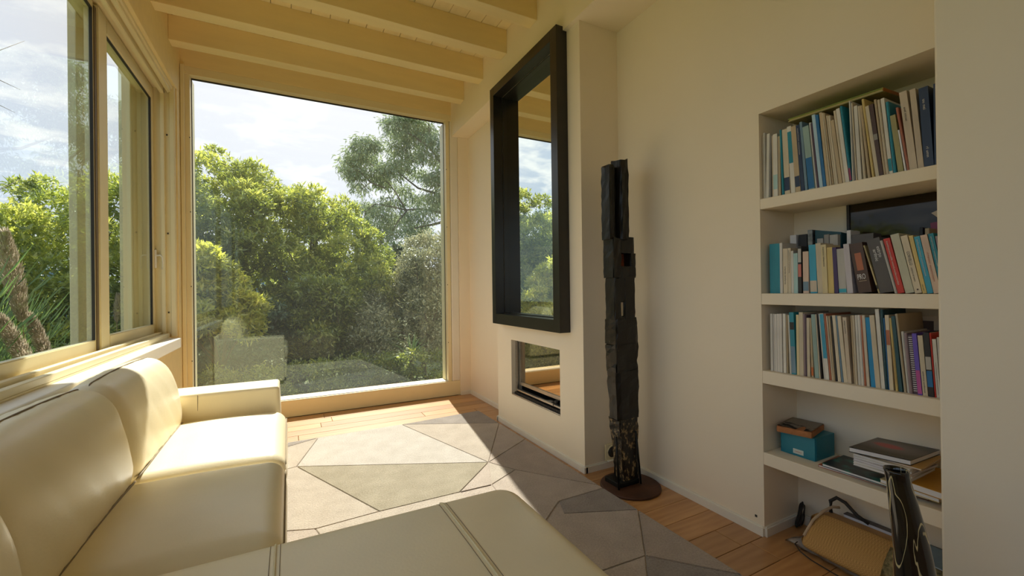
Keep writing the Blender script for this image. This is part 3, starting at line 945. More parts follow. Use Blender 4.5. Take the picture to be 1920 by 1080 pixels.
# y of the left edge at the foot, thickness, height, lean in degrees, colour, description, printed details
BOOKS_TOP = [
 (1.1464, 0.004, 0.28, 0.0, 'cream', 'slim yellowed magazine', ''),
 (1.1418, 0.0079, 0.29, 0.0, 'white', 'slim white magazine', ''),
 (1.1329, 0.0124, 0.28, 1.6, 'white', 'white magazine', ''),
 (1.1199, 0.0074, 0.268, 1.5, 'grey', 'very thin grey booklet', ''),
 (1.1119, 0.012, 0.266, 0.0, 'cream', 'cream magazine', ''),
 (1.099, 0.0184, 0.269, 0.0, 'white', 'white magazine', 'band:aqua:.12:.35'),
 (1.0796, 0.01, 0.255, 0.0, 'tan', 'thin tan booklet', ''),
 (1.0691, 0.0137, 0.279, -1.5, 'teal', 'slim dark teal magazine', ''),
 (1.0544, 0.0229, 0.277, -1.9, 'cream', 'cream magazine', 'band:navy:.06:.26'),
 (1.0307, 0.0206, 0.282, -2.8, 'white', 'white magazine with a teal upper half', 'band:teal:.45:.92'),
 (1.0075, 0.0193, 0.276, -3.3, 'tan', 'tan paperback', 'band:navy:.08:.24'),
 (0.9874, 0.014, 0.275, -3.6, 'navy', 'dark navy paperback', 'text:.55:.95:white'),
 (0.9725, 0.0098, 0.284, -3.7, 'bluegrey', 'thin blue grey magazine', ''),
 (0.9619, 0.0256, 0.26, -4.5, 'sage', 'broad grey green magazine', 'band:blue:.02:.5'),
 (0.9356, 0.0067, 0.27, -4.4, 'white', 'thin white magazine', ''),
 (0.9283, 0.0076, 0.265, -4.6, 'plum', 'thin plum magazine', ''),
 (0.9199, 0.0123, 0.296, -4.8, 'paleblue', 'pale blue magazine', ''),
 (0.907, 0.0116, 0.291, -5.1, 'blue', 'glossy blue magazine', ''),
 (0.8947, 0.0098, 0.296, -4.5, 'tan', 'tan magazine', ''),
 (0.8843, 0.0068, 0.29, -4.9, 'cream', 'slim cream magazine', ''),
 (0.8769, 0.0068, 0.286, -5.4, 'tan', 'slim tan magazine', ''),
 (0.8694, 0.0059, 0.276, -5.2, 'cream', 'narrow cream magazine', ''),
 (0.8628, 0.0076, 0.272, -5.1, 'cream', 'cream magazine', ''),
 (0.8545, 0.0136, 0.25, -5.8, 'tan', 'short tan magazine', ''),
 (0.8401, 0.0088, 0.284, -5.7, 'cream', 'tall cream magazine', ''),
 (0.8307, 0.012, 0.288, -5.7, 'white', 'tall white magazine', ''),
 (0.818, 0.0076, 0.294, -5.8, 'teal', 'bright teal magazine', 'band:magenta:.02:.18'),
 (0.8098, 0.004, 0.303, -1.5, 'white', 'white magazine', ''),
 (0.8052, 0.004, 0.296, -1.9, 'grey', 'thin grey magazine', ''),
 (0.8006, 0.0069, 0.292, -2.3, 'cream', 'cream magazine', ''),
 (0.7924, 0.0114, 0.277, -2.2, 'white', 'broad white magazine', ''),
 (0.7804, 0.0113, 0.273, -3.1, 'cream', 'cream magazine', ''),
 (0.7684, 0.014, 0.271, -4.6, 'tan', 'tan magazine', ''),
 (0.7538, 0.0115, 0.293, -5.6, 'yellow', 'tall pale yellow magazine', ''),
 (0.7416, 0.0129, 0.263, -6.2, 'cream', 'cream magazine', ''),
 (0.7281, 0.0121, 0.263, -5.8, 'brown', 'dark brown paperback', 'band:grey:.5:.58'),
 (0.7153, 0.0071, 0.276, -5.3, 'tan', 'tall tan magazine', ''),
 (0.7077, 0.0073, 0.271, -4.9, 'cream', 'cream magazine', ''),
 (0.6997, 0.0102, 0.272, -4.6, 'white', 'white magazine with a teal foot', 'band:teal:.04:.2'),
 (0.6889, 0.0083, 0.255, -4.3, 'teal', 'turquoise magazine', ''),
 (0.68, 0.0193, 0.202, -5.7, 'olive', 'mottled olive paperback', ''),
 (0.6601, 0.0063, 0.146, -6.6, 'brightwhite', 'short bright white booklet', ''),
 (0.6532, 0.0079, 0.225, -7.3, 'rust', 'slim rust and cream magazine', ''),
 (0.6447, 0.0201, 0.272, -5.4, 'beige', 'thick beige binder', 'text:.62:.8:brown'),
 (0.6235, 0.0153, 0.27, -4.1, 'beige', 'narrower beige binder', ''),
 (0.6071, 0.0239, 0.264, -2.6, 'navy', 'thick navy binder', 'text:.12:.25:white;text:.72:.85:white'),
 (0.5821, 0.0161, 0.264, 0.0, 'navy', 'thick navy binder at the end', 'text:.12:.25:white;text:.72:.85:white'),
]
BOOKS_SECOND = [
 (1.1304, 0.0435, 0.215, 0.0, 'teal', 'thick teal hardback', ''),
 (1.0856, 0.0112, 0.216, 0.0, 'palewhite', 'slim pale blue white paperback', ''),
 (1.0724, 0.0182, 0.19, 0.0, 'cream', 'cream paperback with black spine lettering', 'text:.2:.6:black'),
 (1.0535, 0.0122, 0.191, 0.0, 'cream', 'cream paperback with a grey title', 'text:.45:.95:black'),
 (1.0407, 0.0098, 0.178, 0.0, 'white', 'plain white paperback', ''),
 (1.0303, 0.0162, 0.167, 0.0, 'aqua', 'pale aqua paperback', ''),
 (1.0131, 0.0135, 0.194, 0.0, 'black', 'black paperback with pink and white blocks', 'band:pink:.35:.62;band:greyw:.66:.95'),
 (0.9929, 0.0213, 0.171, 0.0, 'peach', 'pale peach paperback', 'band:bluegrey:.06:.28'),
 (0.9707, 0.0286, 0.196, -1.4, 'sky', 'wide sky blue paperback', 'band:sand:.03:.26'),
 (0.9404, 0.0193, 0.2, -1.9, 'cream', 'tall cream paperback', ''),
 (0.9202, 0.0178, 0.192, -1.5, 'butter', 'butter paperback with a heavy black title', 'text:.55:.95:black'),
 (0.9018, 0.0199, 0.18, -1.5, 'yellow', 'mustard yellow paperback', ''),
 (0.8811, 0.0147, 0.178, -2.2, 'purple', 'slim dark purple paperback', ''),
 (0.8656, 0.0254, 0.171, -2.5, 'greyw', 'pale grey paperback', 'band:cyan:.02:.1'),
 (0.8394, 0.0212, 0.187, -3.5, 'lilac', 'pale lilac paperback', ''),
 (0.8173, 0.0567, 0.184, -8.6, 'brown', 'broad brown hardback lettered in white', 'word:PRO'),
 (0.7594, 0.021, 0.176, -14.0, 'straw', 'straw paperback with a black label', 'band:black:.09:.17;text:.6:.95:brown'),
 (0.7373, 0.0398, 0.195, -11.4, 'darkgrey', 'thick dark grey hardback with white title', 'word2:.5:.85'),
 (0.6964, 0.0087, 0.188, -12.1, 'greyw', 'thin grey paperback', ''),
 (0.6871, 0.0187, 0.193, -11.5, 'red', 'bright red paperback with white lettering', 'text:.15:.95:white'),
 (0.6653, 0.0239, 0.205, -11.0, 'palegreen', 'wide pale green paperback', ''),
 (0.6406, 0.0185, 0.197, -10.5, 'cream', 'cream paperback with black vertical title', 'word3:CORVELLO'),
 (0.6211, 0.0109, 0.196, -10.0, 'yellow', 'yellow paperback with a dark label', 'text:.05:.15:black'),
 (0.6096, 0.015, 0.191, -9.7, 'sky', 'sky blue paperback with white script', 'text:.3:.95:white'),
 (0.5937, 0.0181, 0.194, -9.5, 'peach', 'pale peach paperback with red lettering', 'text:.2:.7:rust'),
 (0.5748, 0.0133, 0.197, -9.0, 'teal', 'dark teal paperback with white title', 'text:.45:.95:white'),
 (0.5609, 0.0109, 0.187, -8.4, 'mauve', 'greyish pink paperback', ''),
]
BOOKS_THIRD = [
 (1.1287, 0.0106, 0.249, 0.0, 'palewhite', 'first of five plain white journals', ''),
 (1.1175, 0.0081, 0.249, 0.0, 'palewhite', 'second of five plain white journals', ''),
 (1.1088, 0.0102, 0.249, 0.0, 'palewhite', 'third of five plain white journals', ''),
 (1.098, 0.0093, 0.25, 0.0, 'palewhite', 'fourth of five plain white journals', ''),
 (1.0881, 0.0113, 0.251, 0.0, 'palewhite', 'fifth of five plain white journals', ''),
 (1.0733, 0.0114, 0.252, 0.0, 'white', 'white magazine', ''),
 (1.0612, 0.0065, 0.247, 0.0, 'tan', 'thin tan magazine', ''),
 (1.054, 0.0122, 0.247, -1.2, 'white', 'white magazine', ''),
 (1.0408, 0.019, 0.259, -1.7, 'teal', 'teal blue magazine with a dark label', 'band:bluegrey:.02:.45;band:black:.72:.84'),
 (1.0211, 0.0105, 0.25, 0.0, 'butter', 'butter magazine', ''),
 (1.0099, 0.0156, 0.261, 0.0, 'cream', 'cream magazine', ''),
 (0.9937, 0.0064, 0.254, 0.0, 'mauve', 'thin mauve grey magazine', ''),
 (0.9867, 0.0051, 0.25, 0.0, 'plum', 'thin plum magazine', ''),
 (0.9809, 0.0107, 0.239, 0.0, 'cream', 'short cream magazine', ''),
 (0.9696, 0.0131, 0.238, -1.3, 'tan', 'tan magazine with an orange foot', 'band:orange:.03:.17'),
 (0.9553, 0.019, 0.254, -2.6, 'sage', 'pale sea green magazine', ''),
 (0.9357, 0.0048, 0.255, -2.7, 'cream', 'very thin cream magazine', ''),
 (0.9302, 0.006, 0.257, -2.9, 'black', 'thin dark magazine', ''),
 (0.9236, 0.0083, 0.258, -3.8, 'white', 'white magazine', ''),
 (0.9147, 0.0141, 0.259, -4.0, 'white', 'white magazine with a sky blue top', 'band:skyb:.32:.99'),
 (0.9, 0.007, 0.259, -3.8, 'rust', 'thin pink and white magazine', ''),
 (0.8925, 0.0057, 0.25, -4.0, 'cream', 'cream journal', ''),
 (0.8861, 0.0063, 0.25, -3.4, 'tan', 'speckled tan journal', ''),
 (0.8792, 0.0068, 0.25, -3.4, 'black', 'dark speckled journal', ''),
 (0.8718, 0.0118, 0.254, -3.8, 'cream', 'cream journal', ''),
 (0.8595, 0.0072, 0.253, -4.1, 'bluegrey', 'thin slate magazine', ''),
 (0.8517, 0.0131, 0.252, -4.4, 'cream', 'cream speckled journal', ''),
 (0.8379, 0.0124, 0.248, -3.3, 'beige', 'beige speckled journal with black title', 'text:.75:.95:black'),
 (0.819, 0.0054, 0.256, -1.9, 'tan', 'speckled tan journal', ''),
 (0.813, 0.0065, 0.257, -1.8, 'cream', 'cream speckled journal', ''),
 (0.8059, 0.0088, 0.258, -1.9, 'white', 'white speckled journal', ''),
 (0.7966, 0.0092, 0.259, -2.1, 'white', 'white journal', ''),
 (0.7867, 0.0063, 0.257, -2.3, 'rust', 'thin red edged magazine', ''),
 (0.7798, 0.0102, 0.259, -2.7, 'sand', 'sand magazine', ''),
 (0.769, 0.0173, 0.251, -3.5, 'azure', 'bright azure magazine', ''),
 (0.7512, 0.0142, 0.26, -3.6, 'cream', 'cream journal', ''),
 (0.7364, 0.0113, 0.283, -3.1, 'white', 'tall white magazine', ''),
 (0.7245, 0.0074, 0.282, -2.4, 'petrol', 'tall dark petrol magazine', ''),
 (0.7165, 0.004, 0.252, -2.9, 'blue', 'blue magazine', ''),
 (0.7119, 0.0121, 0.263, -2.4, 'cream', 'cream paperback with red spine edge', 'band:rust:.6:.8'),
 (0.6991, 0.0113, 0.253, -3.5, 'yellow', 'yellow book with orange title', 'text:.1:.6:rust'),
 (0.6873, 0.0121, 0.26, -4.1, 'petrol', 'dark petrol magazine', ''),
 (0.6745, 0.0044, 0.268, -4.6, 'cream', 'cream magazine', ''),
 (0.6695, 0.004, 0.268, -4.6, 'tan', 'tan magazine', ''),
 (0.6649, 0.0073, 0.208, -4.0, 'white', 'short white paperback', ''),
 (0.657, 0.0083, 0.204, -3.7, 'mauve', 'short mauve paperback', ''),
 (0.6473, 0.0116, 0.199, -3.9, 'plum', 'spiral bound notebook', 'spiral'),
 (0.6351, 0.0118, 0.204, -3.8, 'violet', 'violet and pink glossy book', 'band:pinkv:.02:.4'),
 (0.6223, 0.0127, 0.199, -3.4, 'cream', 'cream paperback with black title', 'text:.05:.4:black'),
 (0.609, 0.0146, 0.21, -3.1, 'black', 'black and blue comic sized book', 'band:blue:.15:.4;band:greyw:.42:.62'),
 (0.5938, 0.004, 0.21, -3.1, 'red', 'dark red paperback', ''),
 (0.5892, 0.0097, 0.19, -2.9, 'white', 'white paperback near the right end', 'text:.05:.6:grey'),
 (0.5789, 0.0116, 0.197, -2.4, 'palewhite', 'plain white paperback at the right end', ''),
]


# ================================================================== BOOKS
COL = {
    'cream': (0.66, 0.56, 0.40), 'white': (0.70, 0.66, 0.58), 'palewhite': (0.66, 0.62, 0.56), 'brightwhite': (0.85, 0.84, 0.86),
    'grey': (0.30, 0.28, 0.25), 'tan': (0.52, 0.40, 0.24), 'teal': (0.02, 0.25, 0.33), 'navy': (0.025, 0.045, 0.10),
    'bluegrey': (0.18, 0.28, 0.36), 'sage': (0.30, 0.42, 0.38), 'plum': (0.10, 0.06, 0.09), 'paleblue': (0.42, 0.58, 0.68),
    'blue': (0.02, 0.16, 0.38), 'yellow': (0.70, 0.52, 0.18), 'brown': (0.08, 0.04, 0.028), 'olive': (0.38, 0.34, 0.14),
    'rust': (0.48, 0.16, 0.08), 'beige': (0.60, 0.49, 0.36), 'aqua': (0.42, 0.62, 0.60), 'black': (0.02, 0.018, 0.02),
    'peach': (0.68, 0.50, 0.38), 'sky': (0.05, 0.38, 0.55), 'butter': (0.74, 0.61, 0.34), 'greyw': (0.50, 0.47, 0.42),
    'lilac': (0.58, 0.53, 0.56), 'straw': (0.66, 0.52, 0.25), 'darkgrey': (0.10, 0.085, 0.08), 'red': (0.60, 0.04, 0.025),
    'palegreen': (0.56, 0.54, 0.40), 'mauve': (0.34, 0.24, 0.25), 'azure': (0.01, 0.26, 0.52), 'petrol': (0.02, 0.08, 0.10),
    'violet': (0.16, 0.10, 0.55), 'sand': (0.60, 0.50, 0.38), 'skyb': (0.05, 0.36, 0.52), 'magenta': (0.28, 0.05, 0.12),
    'pink': (0.62, 0.20, 0.16), 'cyan': (0.05, 0.40, 0.50), 'orange': (0.60, 0.16, 0.04), 'pinkv': (0.55, 0.10, 0.35), 'purple': (0.06, 0.03, 0.12),
}
_cm = {}


def bookmat(c, gloss=0.5):
    if (c, gloss) not in _cm:
        _cm[(c, gloss)] = mat('cover_' + c, COL[c], gloss, var=0.10, scale=14, stretch=(1, 3, 0.6), rnd=0.07)
    return _cm[(c, gloss)]


M['pages'] = mat('paper_pages', (0.72, 0.62, 0.46), 0.9, var=0.12, scale=60, stretch=(0.3, 12, 0.3))
M['paper'] = mat('white_paper', (0.78, 0.76, 0.76), 0.7, var=0.04, scale=5)


def text_mesh(name, body, size, mt, parent, mtx, fit=None):
    cu = bpy.data.curves.new(name, 'FONT')
    cu.body = body
    cu.size = size
    cu.extrude = 0.0002
    cu.resolution_u = 2
    to = bpy.data.objects.new('tmp_text', cu)
    C.objects.link(to)
    dg = bpy.context.evaluated_depsgraph_get()
    me = bpy.data.meshes.new_from_object(to.evaluated_get(dg))
    bpy.data.objects.remove(to)
    bpy.data.curves.remove(cu)
    if len(me.vertices):
        xs = [v.co.x for v in me.vertices]; ys = [v.co.y for v in me.vertices]
        w, h = max(xs) - min(xs), max(ys) - min(ys)
        sx = fit[0] / w if fit else 1; sy = fit[1] / h if fit else 1
        for v in me.vertices:
            v.co.x = (v.co.x - min(xs)) * sx; v.co.y = (v.co.y - min(ys)) * sy
    me.transform(mtx)
    me.materials.clear()
    return link(name, me, mt, parent)


# spine lettering frame: text runs down the spine, tops of letters to the reader's right
def spine_frame(y, z, x=-0.0006):
    return Matrix(((0, 0, -1, x), (0, -1, 0, y), (-1, 0, 0, z), (0, 0, 0, 1)))


GLYPHS = 'nuaoicmrelst'


def make_book(name, th, h, depth, colour, gloss, extra, rgn):
    """cover mesh (spine at local x=0, facing -x), pages and printed bands as children"""
    bm = bmesh.new()
    t = min(0.0022, th * 0.22)
    if th > 0.0085:
        add_box(bm, 0, t, -th, 0, 0, h)                      # spine
        add_box(bm, t, depth, -th, -th + t, 0, h)            # boards
        add_box(bm, t, depth, -t, 0, 0, h)
        cover = bm_to(name, bm, bookmat(colour, gloss))
        box('pages', (t, depth - 0.003, -th + t, -t, 0.002, h - 0.003), M['pages'], cover)
    else:
        add_box(bm, 0, depth, -th, 0, 0, h)
        bmesh.ops.bevel(bm, geom=[e for e in bm.edges if abs(e.verts[0].co.x) < 1e-6 and abs(e.verts[1].co.x) < 1e-6 and abs(e.verts[0].co.z - e.verts[1].co.z) > .01], offset=th * 0.25, segments=2, affect='EDGES')
        cover = bm_to(name, bm, bookmat(colour, gloss))
        box('pages', (0.004, depth - 0.001, -th * 0.75, -th * 0.25, 0.002, h + 0.0006), M['pages'], cover)
    has = False
    for e in filter(None, extra.split(';')):
        k = e.split(':')
        if k[0] == 'band':
            box('printed_band', (-0.0005, 0.0008, -th + 0.0004, -0.0004, h * float(k[2]), h * float(k[3])), bookmat(k[1]), cover)
        elif k[0] == 'text':
            a, b, c = float(k[1]) * h, float(k[2]) * h, k[3]
            s = ''.join(rgn.choice(GLYPHS) for _ in range(max(5, int((b - a) / (th * 0.26)))))
            s = s[:len(s) // 2] + ' ' + s[len(s) // 2:]
            text_mesh('spine_title', s, 0.01, bookmat(c), cover, spine_frame(-th * 0.34, b), fit=(b - a, th * 0.30))
            has = True
        elif k[0] == 'word':
            # big word across the foot of the broad spine, read from left to right
            fr = Matrix(((0, 0, -1, -0.0006), (-1, 0, 0, -th * 0.16), (0, 1, 0, h * 0.27), (0, 0, 0, 1)))
            text_mesh('spine_title', 'PRO', 0.02, M['paper'], cover, fr, fit=(th * 0.62, 0.020))
            fr2 = Matrix(((0, 0, -1, -0.0006), (-1, 0, 0, -th * 0.14), (0, 1, 0, h * 0.23), (0, 0, 0, 1)))
            box('printed_band', (-0.0006, 0.0005, -th * .8, -th * .2, h * 0.232, h * 0.240), bookmat('tan'), cover)
            box('printed_picture', (-0.0005, 0.0005, -th * .75, -th * .25, h * 0.45, h * 0.80), bookmat('rust'), cover)
        elif k[0] == 'word2':
            s1_ = ''.join(rgn.choice(GLYPHS) for _ in range(7)); s2_ = ''.join(rgn.choice(GLYPHS) for _ in range(6))
            text_mesh('spine_title', s1_, 0.01, M['paper'], cover, spine_frame(-th * 0.30, h * .80), fit=(h * 0.22, th * 0.26))
            text_mesh('spine_title', s2_, 0.01, M['paper'], cover, spine_frame(-th * 0.62, h * .84), fit=(h * 0.20, th * 0.22))
        elif k[0] == 'word3':
            text_mesh('spine_title', 'CORVELLO', 0.01, bookmat('black'), cover, spine_frame(-th * 0.30, h * .72), fit=(h * 0.24, th * 0.42))
            text_mesh('spine_title', 'unterino sal nostro', 0.01, bookmat('brown'), cover, spine_frame(-th * 0.36, h * .44), fit=(h * 0.24, th * 0.22))
            box('printed_band', (-0.0006, 0.0005, -th * .65, -th * .4, h * .05, h * .075), bookmat('brown'), cover)
        elif k[0] == 'spiral':
            bm = bmesh.new()
            for q in range(26):
                zz = h * (0.05 + 0.9 * q / 25)
                add_box(bm, -0.0025, 0.001, -th * 0.95, -th * 0.12, zz, zz + 0.0022)
            bm_to('spiral_binding', bm, M['paper'], cover)
    if colour in ('tan', 'cream', 'beige') and 'speckled' in extra:
        pass
    return cover


ORD = ['first', 'second', 'third', 'fourth', 'fifth', 'sixth', 'seventh', 'eighth', 'ninth', 'tenth', 'eleventh', 'twelfth', 'thirteenth',
       'fourteenth', 'fifteenth', 'sixteenth', 'seventeenth', 'eighteenth', 'nineteenth', 'twentieth']


def place_row(rows, xf, z, shelf, depth0, seed, gloss):
    rgn = random.Random(seed)
    n = len(rows)
    prev = None   # (y of -y face at the foot, tan lean, h)
    for i, (y, th, h, lean, colour, desc, extra) in enumerate(rows):
        tl = math.tan(R(-lean))            # + = top towards +y
        end = y - th
        y0 = y
        if prev:
            lim = prev[0] - 0.0003
            hh = min(h, prev[2])
            if tl > prev[1]:
                lim -= (tl - prev[1]) * hh
            y0 = min(y0, lim)
        cl = math.cos(math.atan(tl))
        th2 = max(0.0035, (y0 - end) * cl - 0.0003)
        depth = min(depth0 + rgn.uniform(-0.012, 0.012), depth0 + 0.015)
        kind = 'magazine' if any(k in desc for k in ('magazine', 'journal', 'booklet')) else ('binder' if 'binder' in desc else ('notebook' if 'notebook' in desc else 'book'))
        bk = make_book(kind, th2, h / cl, depth, colour, gloss, extra, rgn)
        bk.rotation_euler = (-math.atan(tl), 0, 0)
        # the lower corner at -y stays on the shelf when the top leans to +y
        bk.location = (xf + rgn.uniform(-0.002, 0.003), y0, z + max(0, 0) + 0.0004)
        lowest = -th2 * math.sin(-math.atan(tl))
        bk.location.z += max(0.0, -lowest)
        fromr = n - 1 - i
        if i < n - i:
            pos = ORD[i] + ' from the left' if i < 20 else ORD[i - 20] + ' past twentieth from left'
        else:
            pos = ORD[fromr] + ' from the right' if fromr < 20 else ORD[fromr - 20] + ' past twentieth from right'
        if fromr >= 20 and i >= 20:
            pos = ORD[i - 20] + ' after twentieth from left'
        d = desc
        for w in ORD[:5]:
            d = d.replace(w + ' of five ', '')
        lab = f'{d} on the {shelf} shelf, {pos}'
        tag(bk, lab, kind, f'books and magazines on the {shelf} shelf')
        prev = (y0 - th2 / cl, tl, h)


place_row(BOOKS_TOP, 1.856, 1.482, 'top', 0.19, 11, 0.42)
place_row(BOOKS_SECOND, 1.872, 1.067, 'second', 0.100, 12, 0.4)
place_row(BOOKS_THIRD, 1.866, 0.728, 'third', 0.19, 13, 0.45)

# big green-edged portfolio lying on top of the top-shelf books
pf_ = thing('portfolio', 'large green edged portfolio lying across the top shelf magazines', 'portfolio', (1.95, 0.88, 1.788))
E0 = [(1.875, 1.045), (1.885, 0.725), (2.085, 0.715), (2.085, 1.045)]
prism('cover_board', [(x, y) for x, y in E0], 1.7895, 1.7935, bookmat('olive'), pf_)
prism('inner_sheets', [(x + (.003 if x < 1.9 else -.003), y + (.003 if y < .8 else -.003)) for x, y in E0], 1.7935, 1.7985, bookmat('yellow'), pf_)
prism('cover_board', [(x, y) for x, y in E0], 1.7985, 1.803, mat('lime_board', (0.22, 0.28, 0.03), 0.5), pf_)
prism('orange_edge', [(1.883, 0.7235), (1.883, 0.7245), (2.085, 0.7145), (2.085, 0.7135)], 1.7905, 1.802, mat('orange_edge', (0.45, 0.16, 0.03), 0.6), pf_)

# things behind the front books on the second shelf (on a hidden second row)
def back_item(name, b, m, label, cat, bevel=0.0015):
    o = box(name, b, m, None, bevel=bevel)
    tag(o, label, cat)
    return o


sh2 = 1.0675
back_item('paperback', (1.985, 2.08, 1.080, 1.106, sh2, 1.324), M['paper'], 'white book standing behind the front row near the left of the second shelf', 'book')
back_item('file_box', (1.985, 2.09, 1.036, 1.070, sh2, 1.322), bookmat('black'), 'black file box in the back row of the second shelf', 'box')
back_item('hardback', (1.985, 2.09, 1.014, 1.033, sh2, 1.338), mat('silvery_cover', (0.16, 0.15, 0.14), 0.25, metal=.4, var=.6, scale=30), 'dark hardback with silvery spine behind the front row of the second shelf', 'book')
prismo = prism('folder', [(2.0, sh2), (2.085, sh2), (2.085, 1.330), (2.0, 1.336)], 0.914, 1.011, bookmat('petrol'), axis='y')
for v in prismo.data.vertices:
    if v.co.y < 0.95 and v.co.z > 1.2:
        v.co.z -= 0.02
tag(prismo, 'wide black folder with sloping top in the back row of the second shelf', 'folder')
back_item('paperback', (1.976, 1.998, 0.969, 0.992, sh2, 1.296), bookmat('greyw'), 'short grey book in front of the black folder on the second shelf', 'book')
back_item('paperback', (1.976, 1.998, 0.947, 0.966, sh2, 1.310), bookmat('grey'), 'dull grey book in front of the black folder, second shelf', 'book')
back_item('paperback', (1.976, 1.998, 0.915, 0.945, sh2, 1.306), bookmat('greyw'), 'pale book with worn lettering in front of the black folder, second shelf', 'book')
back_item('hardback', (1.985, 2.06, 0.874, 0.888, sh2, 1.318), M['paper'], 'bright white spined book behind the brown hardback on the second shelf', 'book')
back_item('file_box', (1.985, 2.05, 0.800, 0.872, sh2, 1.298), mat('grey_case', (0.12, 0.10, 0.09), .4), 'low dark grey case lying behind the leaning books on the second shelf', 'box')
bl = back_item('booklet', (1.982, 2.06, 0.655, 0.664, sh2, 1.300), bookmat('black'), 'thin black booklet standing behind the yellow book on the second shelf', 'booklet')
back_item('booklet', (1.982, 2.06, 0.638, 0.650, sh2, 1.295), bookmat('tan'), 'tan booklet standing behind the blue book on the second shelf', 'booklet')
cd = prism('card', [(0.600, 1.300), (0.648, 1.352), (0.600, 1.372), (0.52, 1.372), (0.52, 1.30)], 2.030, 2.034, bookmat('beige'), axis='x')
tag(cd, 'beige card sticking up at the right end of the second shelf', 'card')
cd2 = prism('postcard', [(0.60, 1.22), (0.650, 1.22), (0.655, 1.318), (0.60, 1.326)], 2.044, 2.047, bookmat('magenta'), axis='x')
tag(cd2, 'small red printed card behind the books at the right of the second shelf', 'card')
for o_ in (cd, cd2):
    for v in o_.data.vertices:
        if v.co.z < 1.31:
            v.co.z = min(v.co.z, 1.24) if o_ is cd2 else v.co.z

# dark glazed frame at the back of the second shelf
dk = thing('dark_glass_frame', 'dark reflective glazed frame standing at the back of the second shelf', 'frame', (2.085, 0.57, 1.068))
darkglass, nt, N, L, P = new_mat('dark_glass')
P.inputs['Base Color'].default_value = (0.030, 0.020, 0.010, 1); P.inputs['Roughness'].default_value = 0.04; P.inputs['Specular IOR Level'].default_value = 0.3
box('dark_glass', (2.086, 2.090, 0.222, 0.920, 1.0685, 1.434), darkglass, dk)
box('frame_edge', (2.080, 2.096, 0.920, 0.930, 1.0685, 1.434), bookmat('black'), dk)
for a, b, c in ((0.80, 0.83, 'brown'), (0.70, 0.735, 'brown'), (0.62, 0.65, 'brown')):
    box('drape_fold', (2.091, 2.096, a, b, 1.0685, 1.434), bookmat(c), dk)

# leaning printed sheet and grey stub in the third row
mg = prism('brochure', [(0.580, 0.7285), (0.775, 0.7285), (0.752, 0.978), (0.640, 0.984), (0.62, 0.93)], 2.060, 2.063, bookmat('beige'), axis='x')
tag(mg, 'beige printed brochure with two dark photographs standing behind the third shelf books', 'brochure')
for a, b in ((0.740, 0.700), (0.692, 0.655)):
    box('printed_photograph', (2.0592, 2.0602, b, a, 0.925, 0.965), bookmat('brown'), mg)

# ------------------------------------------------------------------ fourth shelf
bxm = mat('teal_card', (0.012, 0.20, 0.27), 0.5, var=.06)
bx = thing('storage_box', 'teal cardboard storage box with a small white label on the fourth shelf', 'box', (1.99, 1.05, 0.3704))
box('carton', (1.924, 2.066, 0.980, 1.122, 0.3704, 0.4655), bxm, bx, bevel=.0015)
box('front_flap', (1.9185, 1.922, 0.982, 1.120, 0.3704, 0.4650), bxm, bx, bevel=.001)
box('label_plate', (1.9168, 1.9185, 1.026, 1.068, 0.380, 0.400), mat('label_plate', (0.62, 0.68, 0.62), .4), bx, bevel=.0006)
lf = Matrix(((0, 0, -1, 1.9165), (-1, 0, 0, 1.060), (0, 1, 0, 0.387), (0, 0, 0, 1)))
text_mesh('label_writing', 'Lettere', 0.01, bookmat('rust'), bx, lf, fit=(0.026, 0.007))

ob = thing('old_book', 'worn paperback with torn photo cover lying on the teal box', 'book', (1.98, 1.06, 0.466))
OB = [(1.872, 1.110), (1.905, 0.986), (2.068, 1.020), (2.050, 1.142)]
prism('pages', OB, 0.4665, 0.492, mat('old_page_edges', (0.42, 0.17, 0.06), .85, var=.3, scale=30), ob, bevel=.002)
cvb = bmesh.new()
rgn = random.Random(4)
nn = 14
top = []
for i in range(nn + 1):
    row = []
    for j in range(nn + 1):
        u, v = i / nn, j / nn
        p = (np.array(OB[0]) * (1 - u) * (1 - v) + np.array(OB[1]) * u * (1 - v) + np.array(OB[2]) * u * v + np.array(OB[3]) * (1 - u) * v)
        z = 0.4935 + 0.0025 * math.sin(u * 7) * (1 - v) + 0.002 * (1 - v) * (abs(2 * u - 1) ** 3)
        row.append(cvb.verts.new((p[0], p[1], z)))
    top.append(row)
for i in range(nn):
    for j in range(nn):
        cvb.faces.new((top[i][j], top[i + 1][j], top[i + 1][j + 1], top[i][j + 1]))
ext = bmesh.ops.solidify(cvb, geom=cvb.faces[:], thickness=0.0012)
cvm, nt, N, L, P = new_mat('old_photo_cover')
tcn = N.new('ShaderNodeTexCoord')
spn = N.new('ShaderNodeVectorMath'); spn.operation = 'DISTANCE'; spn.inputs[1].default_value = (0.955, 0.50, 0.5)
gnz = N.new('ShaderNodeTexNoise'); gnz.inputs['Scale'].default_value = 26; gnz.inputs['Detail'].default_value = 6
L.new(tcn.outputs['Object'], gnz.inputs['Vector'])
sepn = N.new('ShaderNodeSeparateXYZ'); L.new(tcn.outputs['Object'], sepn.inputs[0])
cr = N.new('ShaderNodeValToRGB')
cr.color_ramp.elements[0].position = 0.42; cr.color_ramp.elements[0].color = (0.05, 0.035, 0.025, 1)
cr.color_ramp.elements[1].position = 0.52; cr.color_ramp.elements[1].color = (0.55, 0.48, 0.38, 1)
mrx = N.new('ShaderNodeMapRange'); mrx.inputs['From Min'].default_value = 1.95; mrx.inputs['From Max'].default_value = 2.01
mrx.inputs['To Min'].default_value = 0.0; mrx.inputs['To Max'].default_value = 0.3
L.new(sepn.outputs['X'], mrx.inputs['Value'])
